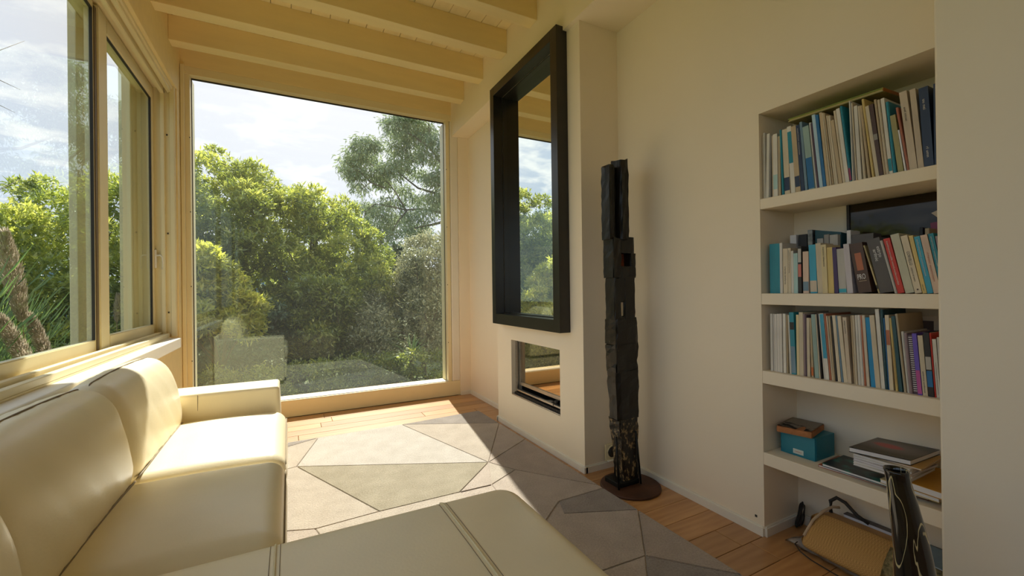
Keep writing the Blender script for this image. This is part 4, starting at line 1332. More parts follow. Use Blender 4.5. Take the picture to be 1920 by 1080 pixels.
adn = N.new('ShaderNodeMath'); L.new(mrx.outputs[0], adn.inputs[0]); L.new(gnz.outputs[0], adn.inputs[1])
L.new(adn.outputs[0], cr.inputs[0]); L.new(cr.outputs[0], P.inputs['Base Color']); P.inputs['Roughness'].default_value = .7
bm_to('photo_cover', cvb, cvm, ob, True)


def flat_book(name, quad, z0, z1, cov, label, cat='magazine', pages=True, group=None, parent=None):
    t = thing(name, label, cat, (quad[0][0], quad[0][1], z0), group)
    c = min(0.0022, (z1 - z0) * 0.25)
    prism('back_cover', quad, z0, z0 + c, cov, t)
    ce = np.mean(np.array(quad), axis=0)
    prism('pages', [tuple(ce + (np.array(q) - ce) * 0.985) for q in quad], z0 + c, z1 - c, M['paper'], t)
    prism('front_cover', quad, z1 - c, z1, cov, t)
    return t


def quad(cx, cy_, lx, ly, a):
    ca, sa = math.cos(R(a)), math.sin(R(a))
    return [(cx + dx * lx / 2 * ca - dy * ly / 2 * sa, cy_ + dx * lx / 2 * sa + dy * ly / 2 * ca) for dx, dy in ((-1, 1), (-1, -1), (1, -1), (1, 1))]


zz = 0.3706
green, nt, N, L, P = new_mat('green_black_cover')
tcn = N.new('ShaderNodeTexCoord'); gnz = N.new('ShaderNodeTexNoise'); gnz.inputs['Scale'].default_value = 22; gnz.inputs['Detail'].default_value = 5
L.new(tcn.outputs['Object'], gnz.inputs['Vector'])
cr = N.new('ShaderNodeValToRGB'); cr.color_ramp.elements[0].position = .48; cr.color_ramp.elements[0].color = (.012, .014, .013, 1)
cr.color_ramp.elements[1].position = .66; cr.color_ramp.elements[1].color = (.02, .18, .13, 1)
L.new(gnz.outputs[0], cr.inputs[0]); L.new(cr.outputs[0], P.inputs['Base Color']); P.inputs['Roughness'].default_value = .3
flat_book('magazine', quad(1.972, 0.790, .17, .33, 3), zz, zz + .009, bookmat('rust'), 'reddish folder lying at the bottom of the magazine pile, right of the teal box', 'folder')
flat_book('magazine', quad(1.957, 0.775, .165, .32, 0), zz + .0093, zz + .0205, green, 'black and green glossy magazine under the pile on the fourth shelf')
flat_book('hardback', quad(1.962, 0.655, .21, .16, -4), zz + .021, zz + .036, bookmat('straw'), 'straw coloured hardback under the white magazines on the fourth shelf', 'book')
yf = flat_book('folder', quad(1.962, 0.60, .23, .20, -5), zz + .0365, zz + .060, mat('ochre_cover', (0.50, 0.24, 0.02), .4), 'large ochre yellow folder beneath the white magazines on the fourth shelf', 'folder')
zc_ = zz + .0605
pals = [('palewhite', 'lowest pale magazine of the small pile', 0), ('white', 'second white magazine up in the small pile', 4), ('lilac', 'lilac white magazine in the middle of the small pile', -3),
        ('palewhite', 'pale magazine above the lilac one in the small pile', 3), ('white', 'white magazine below the brown envelope in the small pile', -2)]
for c, d, a in pals:
    flat_book('magazine', quad(1.948 + a * .001, 0.735 + a * .0015, .195, .165, a), zc_, zc_ + .0085, bookmat(c), d + ' on the fourth shelf', group='magazines piled on the fourth shelf')
    zc_ += .0088
flat_book('envelope', quad(1.962, 0.720, .20, .175, 2), zc_, zc_ + .006, mat('manila', (0.55, 0.33, 0.10), .6), 'manila envelope under the black magazine on the fourth shelf', 'envelope')
zc_ += .0063
topq = [(1.832, 0.822), (1.868, 0.658), (2.078, 0.650), (2.040, 0.818)]
blk, nt, N, L, P = new_mat('black_cover_red_print')
tcn = N.new('ShaderNodeTexCoord'); sepn = N.new('ShaderNodeSeparateXYZ')
dsn = N.new('ShaderNodeVectorMath'); dsn.operation = 'MULTIPLY_ADD'; dsn.inputs[1].default_value = (11, 7, 0); dsn.inputs[2].default_value = (-11 * 1.965, -7 * .755, 0)
L.new(tcn.outputs['Object'], dsn.inputs[0])
ln = N.new('ShaderNodeVectorMath'); ln.operation = 'LENGTH'; L.new(dsn.outputs[0], ln.inputs[0])
cr = N.new('ShaderNodeValToRGB'); cr.color_ramp.elements[0].position = .22; cr.color_ramp.elements[0].color = (.45, .03, .05, 1)
cr.color_ramp.elements[1].position = .9; cr.color_ramp.elements[1].color = (.018, .014, .013, 1)
e = cr.color_ramp.elements.new(.36); e.color = (.16, .13, .12, 1)
L.new(ln.outputs['Value'], cr.inputs[0]); L.new(cr.outputs[0], P.inputs['Base Color']); P.inputs['Roughness'].default_value = .3
flat_book('magazine', topq, zc_, max(zc_ + .007, 0.500), blk, 'black glossy magazine with red picture on top of the fourth shelf pile')

# ------------------------------------------------------------------ niche floor
sheet = thing('paper_bag', 'crumpled white plastic sheet spread on the floor under the straw bag', 'sheet', (1.95, 0.8, 0))
bm = bmesh.new()
rgn = random.Random(8)
g = []
for i in range(22):
    row = []
    for j in range(12):
        u, v = i / 21, j / 11
        y = 1.085 - 0.58 * u; x = 1.845 + 0.23 * v + (0.03 * (1 - u) ** 4)
        if i == 0:
            y -= 0.05 * v
        z = 0.004 + 0.006 * abs(math.sin(u * 17 + v * 5) * math.sin(v * 9 + u * 4)) + (0.012 * (1 - v) ** 3 if i % 3 else 0.004)
        row.append(bm.verts.new((x, y, z)))
    g.append(row)
for i in range(21):
    for j in range(11):
        bm.faces.new((g[i][j], g[i + 1][j], g[i + 1][j + 1], g[i][j + 1]))
bmesh.ops.solidify(bm, geom=bm.faces[:], thickness=0.001)
bm_to('plastic_film', bm, M['paper'], sheet, True)

wov, nt, N, L, P = new_mat('woven_straw')
tcn = N.new('ShaderNodeTexCoord'); mpn = N.new('ShaderNodeMapping'); mpn.inputs['Scale'].default_value = (210, 210, 210)
L.new(tcn.outputs['Object'], mpn.inputs['Vector'])
ck = N.new('ShaderNodeTexChecker'); ck.inputs['Scale'].default_value = 1.0
ck.inputs['Color1'].default_value = (0.62, 0.36, 0.11, 1); ck.inputs['Color2'].default_value = (0.48, 0.26, 0.075, 1)
L.new(mpn.outputs[0], ck.inputs['Vector'])
L.new(ck.outputs['Color'], P.inputs['Base Color']); P.inputs['Roughness'].default_value = .75
bpn = N.new('ShaderNodeBump'); bpn.inputs['Strength'].default_value = .6; bpn.inputs['Distance'].default_value = .003
L.new(ck.outputs['Fac'], bpn.inputs['Height']); L.new(bpn.outputs[0], P.inputs['Normal'])
strap_m = mat('bag_board', (0.55, 0.32, 0.13), .7, var=.1, scale=20)
bag = thing('straw_bag', 'woven golden straw bag lying on the floor under the lowest shelf', 'bag', (1.95, 0.8, 0.012))
pr = smooth_closed([(1.872, 0.022), (1.868, 0.045), (1.90, 0.085), (1.96, 0.128), (1.985, 0.135), (1.99, 0.10), (1.985, 0.03), (1.93, 0.018)], 4)
body = cushion_loft('bag_body', pr, 0.56, 1.020, wov, bag, round_=0.03, puff=0.006, ny=14)
prism('bag_gusset', [(1.992, 0.02), (2.045, 0.02), (2.060, 0.125), (1.994, 0.132)], 0.58, 1.0, strap_m, bag, axis='y', bevel=.003)
tube('bag_handle', [(1.882, 1.010, 0.062), (1.93, 1.0, 0.118), (1.985, 0.985, 0.150), (2.03, 0.975, 0.160), (2.055, 0.96, 0.158)], 0.0055, mat('pale_strap', (0.58, 0.42, 0.26), .7), bag)
tube('black_handle', [(2.040, 0.985, 0.130), (2.048, 0.990, 0.175), (2.055, 0.970, 0.195), (2.06, 0.94, 0.185), (2.062, 0.90, 0.150), (2.062, 0.86, 0.135)], 0.0075, M['gasket'], bag)
tube('drawstring', [(1.872, 1.03, 0.030), (1.862, 1.035, 0.022), (1.852, 1.01, 0.006), (1.835, 0.96, 0.004), (1.825, 0.88, 0.003), (1.82, 0.80, 0.003)], 0.0022, M['gasket'], bag)
box('embroidered_panel', (1.872, 1.90, 0.60, 0.72, 0.050, 0.052), bookmat('greyw'), bag)
pz = bmesh.new()
g2 = []
for i in range(8):
    t = i / 7
    p = pr[0]
    xz = [(1.8655, 0.040), (1.877, 0.066), (1.898, 0.092), (1.925, 0.1135), (1.95, 0.131)]
    g2.append([pz.verts.new((x - .004, 0.60 + 0.14 * t + 0.01 * math.sin(i), z + .006)) for x, z in xz])
for a, b in zip(g2, g2[1:]):
    for i in range(4):
        pz.faces.new((a[i], a[i + 1], b[i + 1], b[i]))
bmesh.ops.solidify(pz, geom=pz.faces[:], thickness=.002)
emb = mat('embroidery', (0.55, 0.46, 0.22), .8, var=.5, scale=90, bump=.5, bscale=120)
bm_to('embroidered_patch', pz, emb, bag, True)
bpy.data.objects.remove([o for o in bag.children if o.name.startswith('embroidered_panel')][0])
flat_book('magazine', [(2.064, 0.95), (2.064, 0.62), (2.094, 0.62), (2.094, 0.95)], 0.002, 0.135, bookmat('darkgrey'), 'dark magazines standing behind the straw bag', 'magazine')
flat_book('leaflet', [(1.93, 0.70), (1.91, 0.58), (2.05, 0.56), (2.06, 0.68)], 0.145, 0.149, bookmat('bluegrey'), 'slate leaflet lying on the straw bag beside the vase', 'leaflet')

# black cord in the niche corner
cord = []
rgn = random.Random(2)
for i in range(120):
    a = i / 120 * 2 * math.pi * 5
    rr = 0.030 + 0.010 * math.sin(i * .5)
    cord.append((2.040 + rr * 0.5 * math.cos(a) + 0.008 * math.sin(i * .21), 1.108 + rr * 0.6 * math.cos(a + .6) + 0.006 * math.sin(i * .13), 0.062 + 0.055 * math.sin(a) + 0.004 * math.sin(i * .37)))
tag(tube('cord', cord, 0.0028, M['gasket'], n=6), 'coiled black cord in the bottom left corner of the niche', 'cord')

# ------------------------------------------------------------------ vase
vm, nt, N, L, P = new_mat('black_marbled_ceramic')
tcn = N.new('ShaderNodeTexCoord'); mpn = N.new('ShaderNodeMapping'); mpn.inputs['Scale'].default_value = (14, 14, 3.2)
L.new(tcn.outputs['Object'], mpn.inputs['Vector'])
gnz = N.new('ShaderNodeTexNoise'); gnz.inputs['Scale'].default_value = 1.4; gnz.inputs['Detail'].default_value = 1.5; gnz.inputs['Distortion'].default_value = 1.2
L.new(mpn.outputs[0], gnz.inputs['Vector'])
s_ = N.new('ShaderNodeMath'); s_.operation = 'SUBTRACT'; s_.inputs[1].default_value = 0.5
a_ = N.new('ShaderNodeMath'); a_.operation = 'ABSOLUTE'
L.new(gnz.outputs[0], s_.inputs[0]); L.new(s_.outputs[0], a_.inputs[0])
cr = N.new('ShaderNodeValToRGB'); cr.color_ramp.elements[0].position = .010; cr.color_ramp.elements[0].color = (.60, .50, .26, 1)
cr.color_ramp.elements[1].position = .020; cr.color_ramp.elements[1].color = (.010, .009, .008, 1)
L.new(a_.outputs[0], cr.inputs[0])
L.new(cr.outputs[0], P.inputs['Base Color']); P.inputs['Roughness'].default_value = .08; P.inputs['Coat Weight'].default_value = .5
vprof = [(0.050, 0.0008), (0.060, 0.004), (0.068, 0.05), (0.066, 0.12), (0.058, 0.20), (0.0490, 0.28), (0.0430, 0.34), (0.0385, 0.40), (0.0345, 0.47), (0.0300, 0.53), (0.0262, 0.575), (0.0262, 0.597), (0.0272, 0.604), (0.0262, 0.609), (0.0232, 0.607), (0.0222, 0.598), (0.021, 0.57), (0.021, 0.50)]
vase = lathe('vase', vprof, vm, n=48, axis_fn=lambda z: (1.425, 0.5275 - 0.055 * (max(0, 0.61 - z) / 0.61) ** 0.9 + 0.006 * math.sin(z * 12)))
tag(vase, 'tall narrow black ceramic vase with cream marbled lines standing in front of the niche', 'vase')


# ================================================================== OUTDOORS
ground_m = mat('garden_soil', (0.10, 0.12, 0.035), 0.95, var=0.4, scale=2.5, bump=0.6, bscale=12)
hill_m = mat('hazy_hill', (0.16, 0.24, 0.26), 1.0, var=0.15, scale=0.2)


def ground_z(x, y):
    d = math.hypot(x, y)
    return -0.35 - 0.045 * max(0, d - 6) + 0.06 * math.sin(x * 1.3) * math.cos(y * 0.9)


def grid_ground():
    bm = bmesh.new()
    xs = [-60, -40, -28, -20, -15] + [-12 + k * 0.8 for k in range(41)] + [24, 32, 45, 60]
    ys = [-30, -20, -12, -8, -5, -3.75] + [-3 + k * 0.8 for k in range(30)] + [24, 30, 38, 50, 70]
    g = [[bm.verts.new((x, y, ground_z(x, y))) for y in ys] for x in xs]
    for i in range(len(xs) - 1):
        for j in range(len(ys) - 1):
            bm.faces.new((g[i][j], g[i + 1][j], g[i + 1][j + 1], g[i][j + 1]))
    return structure(bm_to('ground', bm, ground_m, None, True))


grid_ground()
# distant ridge
bm = bmesh.new()
prevs = None
for k in range(81):
    a = R(-75 + 150 * k / 80)
    d = 75
    hgt = 1.1 + d * (0.045 + 0.020 * math.sin(k * 0.33) + 0.012 * math.sin(k * 0.9 + 1))
    p0 = bm.verts.new((d * math.sin(a), d * math.cos(a), -8)); p1 = bm.verts.new((d * 1.05 * math.sin(a), d * 1.05 * math.cos(a), hgt)); p2 = bm.verts.new((d * 1.4 * math.sin(a), d * 1.4 * math.cos(a), -8))
    if prevs:
        bm.faces.new((prevs[0], p0, p1, prevs[1])); bm.faces.new((prevs[1], p1, p2, prevs[2]))
    prevs = (p0, p1, p2)
structure(bm_to('hills', bm, hill_m, None, True))

# house plinth under the floor
structure(box('foundation', (-1.05, 2.3, -3.7, 4.42, -0.75, -0.12), M['wall']))


def leaves_mesh(name, pos, nrm, tipdir, length, width, tint, m, parent):
    """one diamond-shaped folded leaf per row: base, two sides, tip"""
    n = len(pos)
    tipdir = tipdir / (np.linalg.norm(tipdir, axis=1, keepdims=True) + 1e-9)
    side = np.cross(tipdir, nrm)
    side /= (np.linalg.norm(side, axis=1, keepdims=True) + 1e-9)
    up = np.cross(side, tipdir)
    L_ = length[:, None]; W = width[:, None]
    v = np.empty((n, 4, 3), dtype=np.float32)
    v[:, 0] = pos
    v[:, 1] = pos + tipdir * L_ * 0.45 + side * W + up * W * 0.25
    v[:, 2] = pos + tipdir * L_ - up * L_ * 0.08
    v[:, 3] = pos + tipdir * L_ * 0.45 - side * W + up * W * 0.25
    me = bpy.data.meshes.new(name)
    me.vertices.add(n * 4)
    me.vertices.foreach_set('co', v.reshape(-1))
    base = (np.arange(n) * 4)[:, None]
    tri_ = np.concatenate([base + np.array([[0, 1, 2]]), base + np.array([[0, 2, 3]])], axis=1).reshape(-1)
    me.loops.add(n * 6)
    me.loops.foreach_set('vertex_index', tri_.astype(np.int32))
    me.polygons.add(n * 2)
    me.polygons.foreach_set('loop_start', np.arange(0, n * 6, 3, dtype=np.int32))
    me.update(calc_edges=True)
    at = me.attributes.new('tint', 'FLOAT', 'POINT')
    at.data.foreach_set('value', np.repeat(np.clip(tint, 0, 1), 4).astype(np.float32))
    o = link(name, me, m, parent)
    return stuff(o)


def foliage(name, lobes, clumps, per, ll, lw, m, parent, seed, droop=0.0, tint0=0.5, tvar=0.18, up=0.35, spread=0.9, csize=0.05, inner=0.25):
    """leaf rosettes scattered through rounded lobes (centre, radius, tint offset)"""
    rg_ = np.random.default_rng(seed)
    C_ = np.array([l[0] for l in lobes], float); Rr = np.array([l[1] for l in lobes], float); T_ = np.array([l[2] if len(l) > 2 else 0.0 for l in lobes])
    wgt = Rr ** 2; wgt /= wgt.sum()
    idx = rg_.choice(len(lobes), clumps, p=wgt)
    d = rg_.normal(size=(clumps, 3)); d /= np.linalg.norm(d, axis=1, keepdims=True)
    d[:, 2] = np.where((d[:, 2] < -0.2) & (rg_.random(clumps) < 0.6), -d[:, 2], d[:, 2])
    rad = Rr[idx] * (inner + (1 - inner) * rg_.random(clumps) ** 0.45)
    cp = C_[idx] + d * rad[:, None] * np.array([1, 1, 0.8])
    axis = d + np.array([0, 0, up + 0.0]) - np.array([0, 0, droop])
    axis /= np.linalg.norm(axis, axis=1, keepdims=True)
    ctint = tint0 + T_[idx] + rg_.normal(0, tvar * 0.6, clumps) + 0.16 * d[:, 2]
    A = np.repeat(axis, per, axis=0)
    P_ = np.repeat(cp, per, axis=0)
    n = len(P_)
    rd = rg_.normal(size=(n, 3)); rd /= np.linalg.norm(rd, axis=1, keepdims=True)
    tip = A * (1 - spread * 0.5) + rd * spread
    tip[:, 2] -= droop * 0.8
    P_ = P_ + rg_.normal(0, csize, (n, 3))
    ln_ = ll * (0.7 + 0.6 * rg_.random(n)); wd = lw * (0.7 + 0.6 * rg_.random(n))
    nr = rg_.normal(size=(n, 3)) * 0.6 + A + np.array([0, 0, 0.4])
    tt = np.repeat(ctint, per) + rg_.normal(0, tvar, n)
    return leaves_mesh(name, P_, nr, tip, ln_, wd, tt, m, parent)


def azel(az, el, d):
    """a point of the garden as seen by bearing, height angle and ground distance from the room"""
    return (d * math.sin(R(az)), d * math.cos(R(az)), 1.1 + d * math.tan(R(el)))


def crown(sil, lo, d0, dvar, step, r, seed, jit=0.5, tfn=None, fill=1.0):
    """lobes filling a tree crown; sil = [(bearing, top height angle)...]"""
    rgn = random.Random(seed)
    out = []
    a0, a1 = sil[0][0], sil[-1][0]
    az = a0
    while az <= a1:
        for (b0, t0), (b1, t1) in zip(sil, sil[1:]):
            if b0 <= az <= b1:
                top = t0 + (t1 - t0) * (az - b0) / max(1e-6, b1 - b0)
                break
        lo_ = lo(az) if callable(lo) else lo
        el = top - math.degrees(r / d0) * 0.75
        first = True
        while el > lo_:
            if rgn.random() < fill or first:
                rr = r * rgn.uniform(0.65, 1.15)
                a = az + rgn.uniform(-jit, jit) * step
                dd = d0 + rgn.uniform(-dvar, dvar)
                out.append((azel(a, el + (rgn.uniform(-jit, jit) * step * .8 if not first else 0), dd), rr, (tfn(a, el) if tfn else 0) + rgn.uniform(-0.16, 0.16)))
            first = False
            el -= step * rgn.uniform(0.8, 1.1)
        az += step * 0.8
    return out


bark = mat('bark', (0.10, 0.075, 0.05), 0.9, var=.3, scale=12, bump=.5, bscale=30)
pale_bark = mat('pale_bark', (0.16, 0.12, 0.09), 0.85, var=.3, scale=10, bump=.4, bscale=25)
LM = {
    'fresh': leaf_mat('fresh_leaf', (0.09, 0.12, 0.025), (0.36, 0.43, 0.06), (0.78, 0.76, 0.14), .62),
    'olive': leaf_mat('olive_leaf', (0.10, 0.11, 0.05), (0.33, 0.34, 0.17), (0.66, 0.62, 0.38), .4, .4),
    'euc': leaf_mat('eucalyptus_leaf', (0.12, 0.17, 0.08), (0.32, 0.40, 0.20), (0.62, 0.66, 0.38), .45),
    'yellow': leaf_mat('yellow_leaf', (0.22, 0.26, 0.03), (0.60, 0.62, 0.08), (0.88, 0.80, 0.16), .65),
    'dark': leaf_mat('dark_leaf', (0.015, 0.035, 0.02), (0.05, 0.10, 0.045), (0.16, 0.25, 0.10), .4),
    'grass': leaf_mat('grass_blade', (0.07, 0.13, 0.03), (0.22, 0.36, 0.07), (0.48, 0.55, 0.20), .5),
    'plume': leaf_mat('dry_plume', (0.42, 0.32, 0.22), (0.66, 0.54, 0.40), (0.85, 0.76, 0.62), .4),
}


def branches(root, base, lobes, n, m, seed, r0=0.09, split=0.35, name='branch', lean=0):
    rgn = random.Random(seed)
    base = Vector(base)
    cen = sum((Vector(l[0]) for l in lobes), Vector()) / len(lobes)
    fork = base.lerp(cen, split)
    fork.x = base.x * 0.6 + fork.x * 0.4; fork.y = base.y * 0.6 + fork.y * 0.4
    tube('trunk', [base, base.lerp(fork, .5) + Vector((rgn.uniform(-.08, .08), 0, 0)), fork], r0, m, root, r_end=r0 * .75)
    bm = bmesh.new()
    for l in rgn.sample(lobes, min(n, len(lobes))):
        e = Vector(l[0])
        mid = fork.lerp(e, .5) + Vector((rgn.uniform(-.15, .15), rgn.uniform(-.15, .15), rgn.uniform(-.05, .25)))
        tube_bm(bm, [fork, fork.lerp(mid, .5) + Vector((0, 0, .05)), mid, mid.lerp(e, .5) + Vector((0, 0, .04)), e], r0 * .42, 6, r_end=0.006)
    stuff(bm_to(name, bm, m, root, True))


# 1 big bright tree filling the far window from the left
t1 = thing('broad_tree', 'big bright green broadleaf tree filling the left of the far window', 'tree', (0.3, 8.6, ground_z(.3, 8.6)))
sil = [(-11.5, 11), (-10.2, 14.2), (-9.2, 12.2), (-7.9, 16.0), (-6.8, 15.2), (-6.2, 13.4), (-4.9, 15.3), (-3.6, 14.5), (-2.2, 12.3), (-1.2, 11.2), (0.2, 12.2), (1.2, 12.6), (2.6, 12.6), (3.6, 12.0), (4.6, 10.9), (5.4, 11.6), (6.4, 11.9), (7.3, 11.0), (8.4, 9.0), (9.6, 7.4), (10.8, 5.8), (12, 4.8)]
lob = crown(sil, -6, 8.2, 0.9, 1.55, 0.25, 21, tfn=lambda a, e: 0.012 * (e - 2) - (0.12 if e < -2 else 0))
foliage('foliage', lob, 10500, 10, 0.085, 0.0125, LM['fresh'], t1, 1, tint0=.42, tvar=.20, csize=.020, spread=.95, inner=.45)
branches(t1, (0.3, 8.6, ground_z(.3, 8.6)), lob, 22, bark, 3)

# 2 tree seen through the side window
t2 = thing('hedge_tree', 'bright green leafy tree seen through the left sliding window', 'tree', (-2.9, 8.0, ground_z(-2.9, 8)))
sil = [(-30, 9), (-26, 8.0), (-23.5, 4.0), (-22.2, 7.5), (-21.2, 10.8), (-20.0, 10.0), (-18.9, 10.8), (-17.8, 9.8), (-16.5, 10.5), (-15.2, 11.5), (-14.0, 12.0), (-13.0, 11.2), (-12.0, 11.5), (-11.2, 9)]
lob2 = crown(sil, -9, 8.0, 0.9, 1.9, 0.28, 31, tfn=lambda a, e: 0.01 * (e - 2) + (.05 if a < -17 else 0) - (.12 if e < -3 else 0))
foliage('foliage', lob2, 6600, 9, 0.088, 0.0135, LM['fresh'], t2, 2, tint0=.48, tvar=.20, csize=.020, spread=.95, inner=.5)
branches(t2, (-2.9, 8.0, ground_z(-2.9, 8)), lob2, 16, bark, 5)

# 3 eucalyptus behind to the right
t3 = thing('eucalyptus_tree', 'tall grey green eucalyptus with open drooping branches at upper right of far window', 'tree', (6.2, 15.2, ground_z(6.2, 15.2)))
EUC = [(7.3, 17.5, .55), (6.4, 16.2, .5), (5.4, 15.4, .45), (5.9, 14.2, .4), (8.0, 16.2, .5), (8.7, 17.9, .45), (6.5, 14.2, .42), (7.0, 12.6, .35),
       (9.2, 14.3, .55), (10.1, 13.2, .5), (10.4, 15.2, .45), (11.2, 14.6, .5), (12.4, 15.6, .55), (11.8, 17.4, .55), (12.6, 19.2, .6), (11.6, 20.4, .55), (13.4, 20.9, .6), (14.8, 20.4, .65), (14.6, 18.3, .6), (16.2, 19.4, .65), (17.6, 18.6, .6), (16.4, 16.8, .5), (18.2, 16.2, .5), (13.9, 16.4, .45), (15.3, 14.6, .5), (17.2, 14.0, .5), (18.8, 13.4, .5),
       (8.8, 10.4, .38), (7.4, 10.4, .35), (7.7, 8.7, .35), (8.7, 7.9, .38), (9.8, 9.4, .5), (10.4, 7.9, .45), (11.4, 10.8, .5), (12.0, 8.9, .5), (10.9, 6.7, .3), (12.9, 7.3, .42), (13.8, 9.4, .45), (14.6, 7.6, .5), (14.9, 11.2, .5), (16.2, 9.8, .5), (17.1, 11.8, .5), (18.6, 10.6, .5), (15.8, 7.0, .5), (12.8, 12.4, .42), (19.8, 15, .6), (21, 18, .8), (20.5, 12, .7), (22, 22, .9), (19, 22.5, .8), (16, 23, .7), (24, 14, .9), (13, 22.8, .5)]
lob3 = [(azel(a * .90 + 1.9, e * 1.0 + .1, 16 + (i % 5) * .3), r * .82, ((i * 7) % 5 - 2) * .06) for i, (a, e, r) in enumerate(EUC)]
foliage('foliage', lob3, 3700, 8, 0.18, 0.019, LM['euc'], t3, 3, droop=.75, tint0=.46, tvar=.17, csize=.10, spread=.8, inner=.15, up=0)
bs3 = (6.2, 15.2, ground_z(6.2, 15.2))
tube('trunk', [bs3, (6.0, 15.2, 2.0), azel(20.5, 9.5, 16)], 0.20, pale_bark, t3, r_end=.13)
bm = bmesh.new()
hub = Vector(azel(20.5, 9.5, 16))
for path in ([(18, 10.2), (15.5, 10.6), (13.2, 10.4), (11, 10.8), (9, 11.0)], [(18, 12.5), (15, 13.2), (13, 14.5), (10.8, 16)], [(13.2, 10.4), (11.8, 12.6), (10, 14.5), (8, 16.2)], [(17, 8.6), (14.8, 8.2), (12.8, 7.6)], [(13.4, 10.4), (12, 8.8), (11.2, 7.5)], [(19.5, 15), (17, 18), (14.5, 19.5), (12.5, 20)], [(9, 11), (7.6, 10), (7.5, 9)], [(8.4, 13.6), (7, 14.8), (6, 15.2)], [(17, 18), (16.6, 21)], [(10.4, 13.0), (8.4, 13.6), (7.2, 12.8)]):
    pts = [Vector(azel(a * .9 + 1.9, e, 16.3)) for a, e in path]
    if path[0][0] >= 17 and path[0][0] != 17 or path[0] == (17, 8.6):
        pts = [hub] + pts
    tube_bm(bm, pts, 0.06 if pts[0] == hub else .03, 6, r_end=.012)
stuff(bm_to('branch', bm, pale_bark, t3, True))

# 4 silvery olive-like shrub at right
t4 = thing('silvery_shrub', 'silvery grey green shrub rising at the right edge of the far window', 'shrub', (2.1, 7.4, ground_z(2.1, 7.4)))
sil = [(7.5, -6.5), (8.6, -4), (9.8, -1.5), (11, 0.2), (12.2, 1.5), (13.2, 4.0), (14.2, 5.8), (15.2, 6.8), (16.4, 7.4), (17.6, 7.8), (19.5, 7.5), (22, 7)]
lob4 = crown(sil, -9.0, 7.2, 0.5, 2.0, 0.26, 41)
foliage('foliage', lob4, 6000, 8, 0.062, 0.0095, LM['olive'], t4, 4, tint0=.5, tvar=.22, csize=.045, spread=1.0, inner=.3)
branches(t4, (2.1, 7.4, ground_z(2.1, 7.4)), lob4, 18, pale_bark, 9, r0=.05)

# 5 yellow-green bush near the glass, left
t5 = thing('yellow_bush', 'yellow green bush close behind the left part of the far window', 'shrub', (-0.75, 6.6, ground_z(-.75, 6.6)))
sil = [(-11.5, 2.5), (-10, 4.2), (-9.0, 5.0), (-7.8, 4.8), (-6.8, 3.6), (-5.8, 2.4), (-4.8, 1.2), (-3.8, -0.5), (-3.0, -2.5)]
lob5 = crown(sil, lambda a: -4.5 if a > -7 else -3.5, 6.2, 0.25, 1.9, 0.19, 51)
foliage('foliage', lob5, 1900, 9, 0.075, 0.012, LM['yellow'], t5, 5, tint0=.46, tvar=.17, csize=.024, spread=.95, inner=.4)
branches(t5, (-.75, 6.6, ground_z(-.75, 6.6)), lob5, 10, bark, 11, r0=.03)

# 6 darker mixed undergrowth
for i, (nm, lab_, sil, lo, d, r, mt, seed, ll, lw, tint, cl) in enumerate([
        ('dark_shrub', 'dark green shrub low in the left of the far window under the big tree', [(-12, -3), (-9, -1.5), (-6, -2), (-3, -1), (0, -2.5), (2.5, -2)], -12, 7.3, .30, 'dark', 61, .08, .014, .55, 2600),
        ('laurel_shrub', 'mid green shrub in the middle bottom of the far window', [(0, -2), (2, 1.5), (4, 2.2), (6, 1.4), (8, 0.5), (9.5, -2)], -10, 7.3, .28, 'fresh', 62, .07, .013, .30, 2400),
        ('low_shrub', 'low mixed green plants at the foot of the far window', [(-12, -8.5), (-8, -8.2), (-4, -8.8), (0, -8.2), (4, -8.6), (8, -8), (12, -8.4), (16, -8), (20, -8)], -14, 6.3, .17, 'fresh', 63, .05, .010, .36, 2600),
        ('side_shrub', 'green shrub low outside the left sliding window', [(-60, -1), (-45, 0), (-36, -1.5), (-30, -1), (-25, -2), (-20, -3), (-14, -3)], -12, 6.8, .34, 'fresh', 64, .085, .014, .36, 3600)]):
    c = azel((sil[0][0] + sil[-1][0]) / 2, 0, d)
    t = thing(nm, lab_, 'shrub', (c[0], c[1], ground_z(c[0], c[1])))
    lb = crown(sil, lo, d, .35, 2.3 if nm != 'side_shrub' else 3.4, r, seed)
    foliage('foliage', lb, cl, 9, ll, lw, LM[mt], t, seed, tint0=tint, tvar=.18, csize=.03, inner=.3)
    branches(t, (c[0], c[1], ground_z(c[0], c[1])), lb, 6, bark, seed, r0=.03, split=.1)

# 7 distant dark trees
for nm, lab_, sil, d, seed in (('distant_tree', 'dark distant tree between the big tree and the eucalyptus', [(8.5, 3.5), (10, 5.6), (11.5, 6.4), (13, 5.4), (14.5, 4.5)], 19, 71),
                               ('distant_tree', 'dark distant tree behind the left sliding window', [(-30, 4.5), (-26, 5.5), (-24, 4.5), (-22.6, 5.8), (-21.5, 5.2), (-20, 4.6)], 20, 72)):
    c = azel(sil[2][0], 0, d)
    t = thing(nm, lab_, 'tree', (c[0], c[1], ground_z(c[0], c[1])))
    lb = crown(sil, -2, d, 1.0, 1.4, .55, seed)
    foliage('foliage', lb, 1500, 7, .22, .045, LM['dark'], t, seed, tint0=.5, tvar=.15, csize=.10)
    branches(t, (c[0], c[1], ground_z(c[0], c[1])), lb, 6, bark, seed, r0=.12, split=.4)

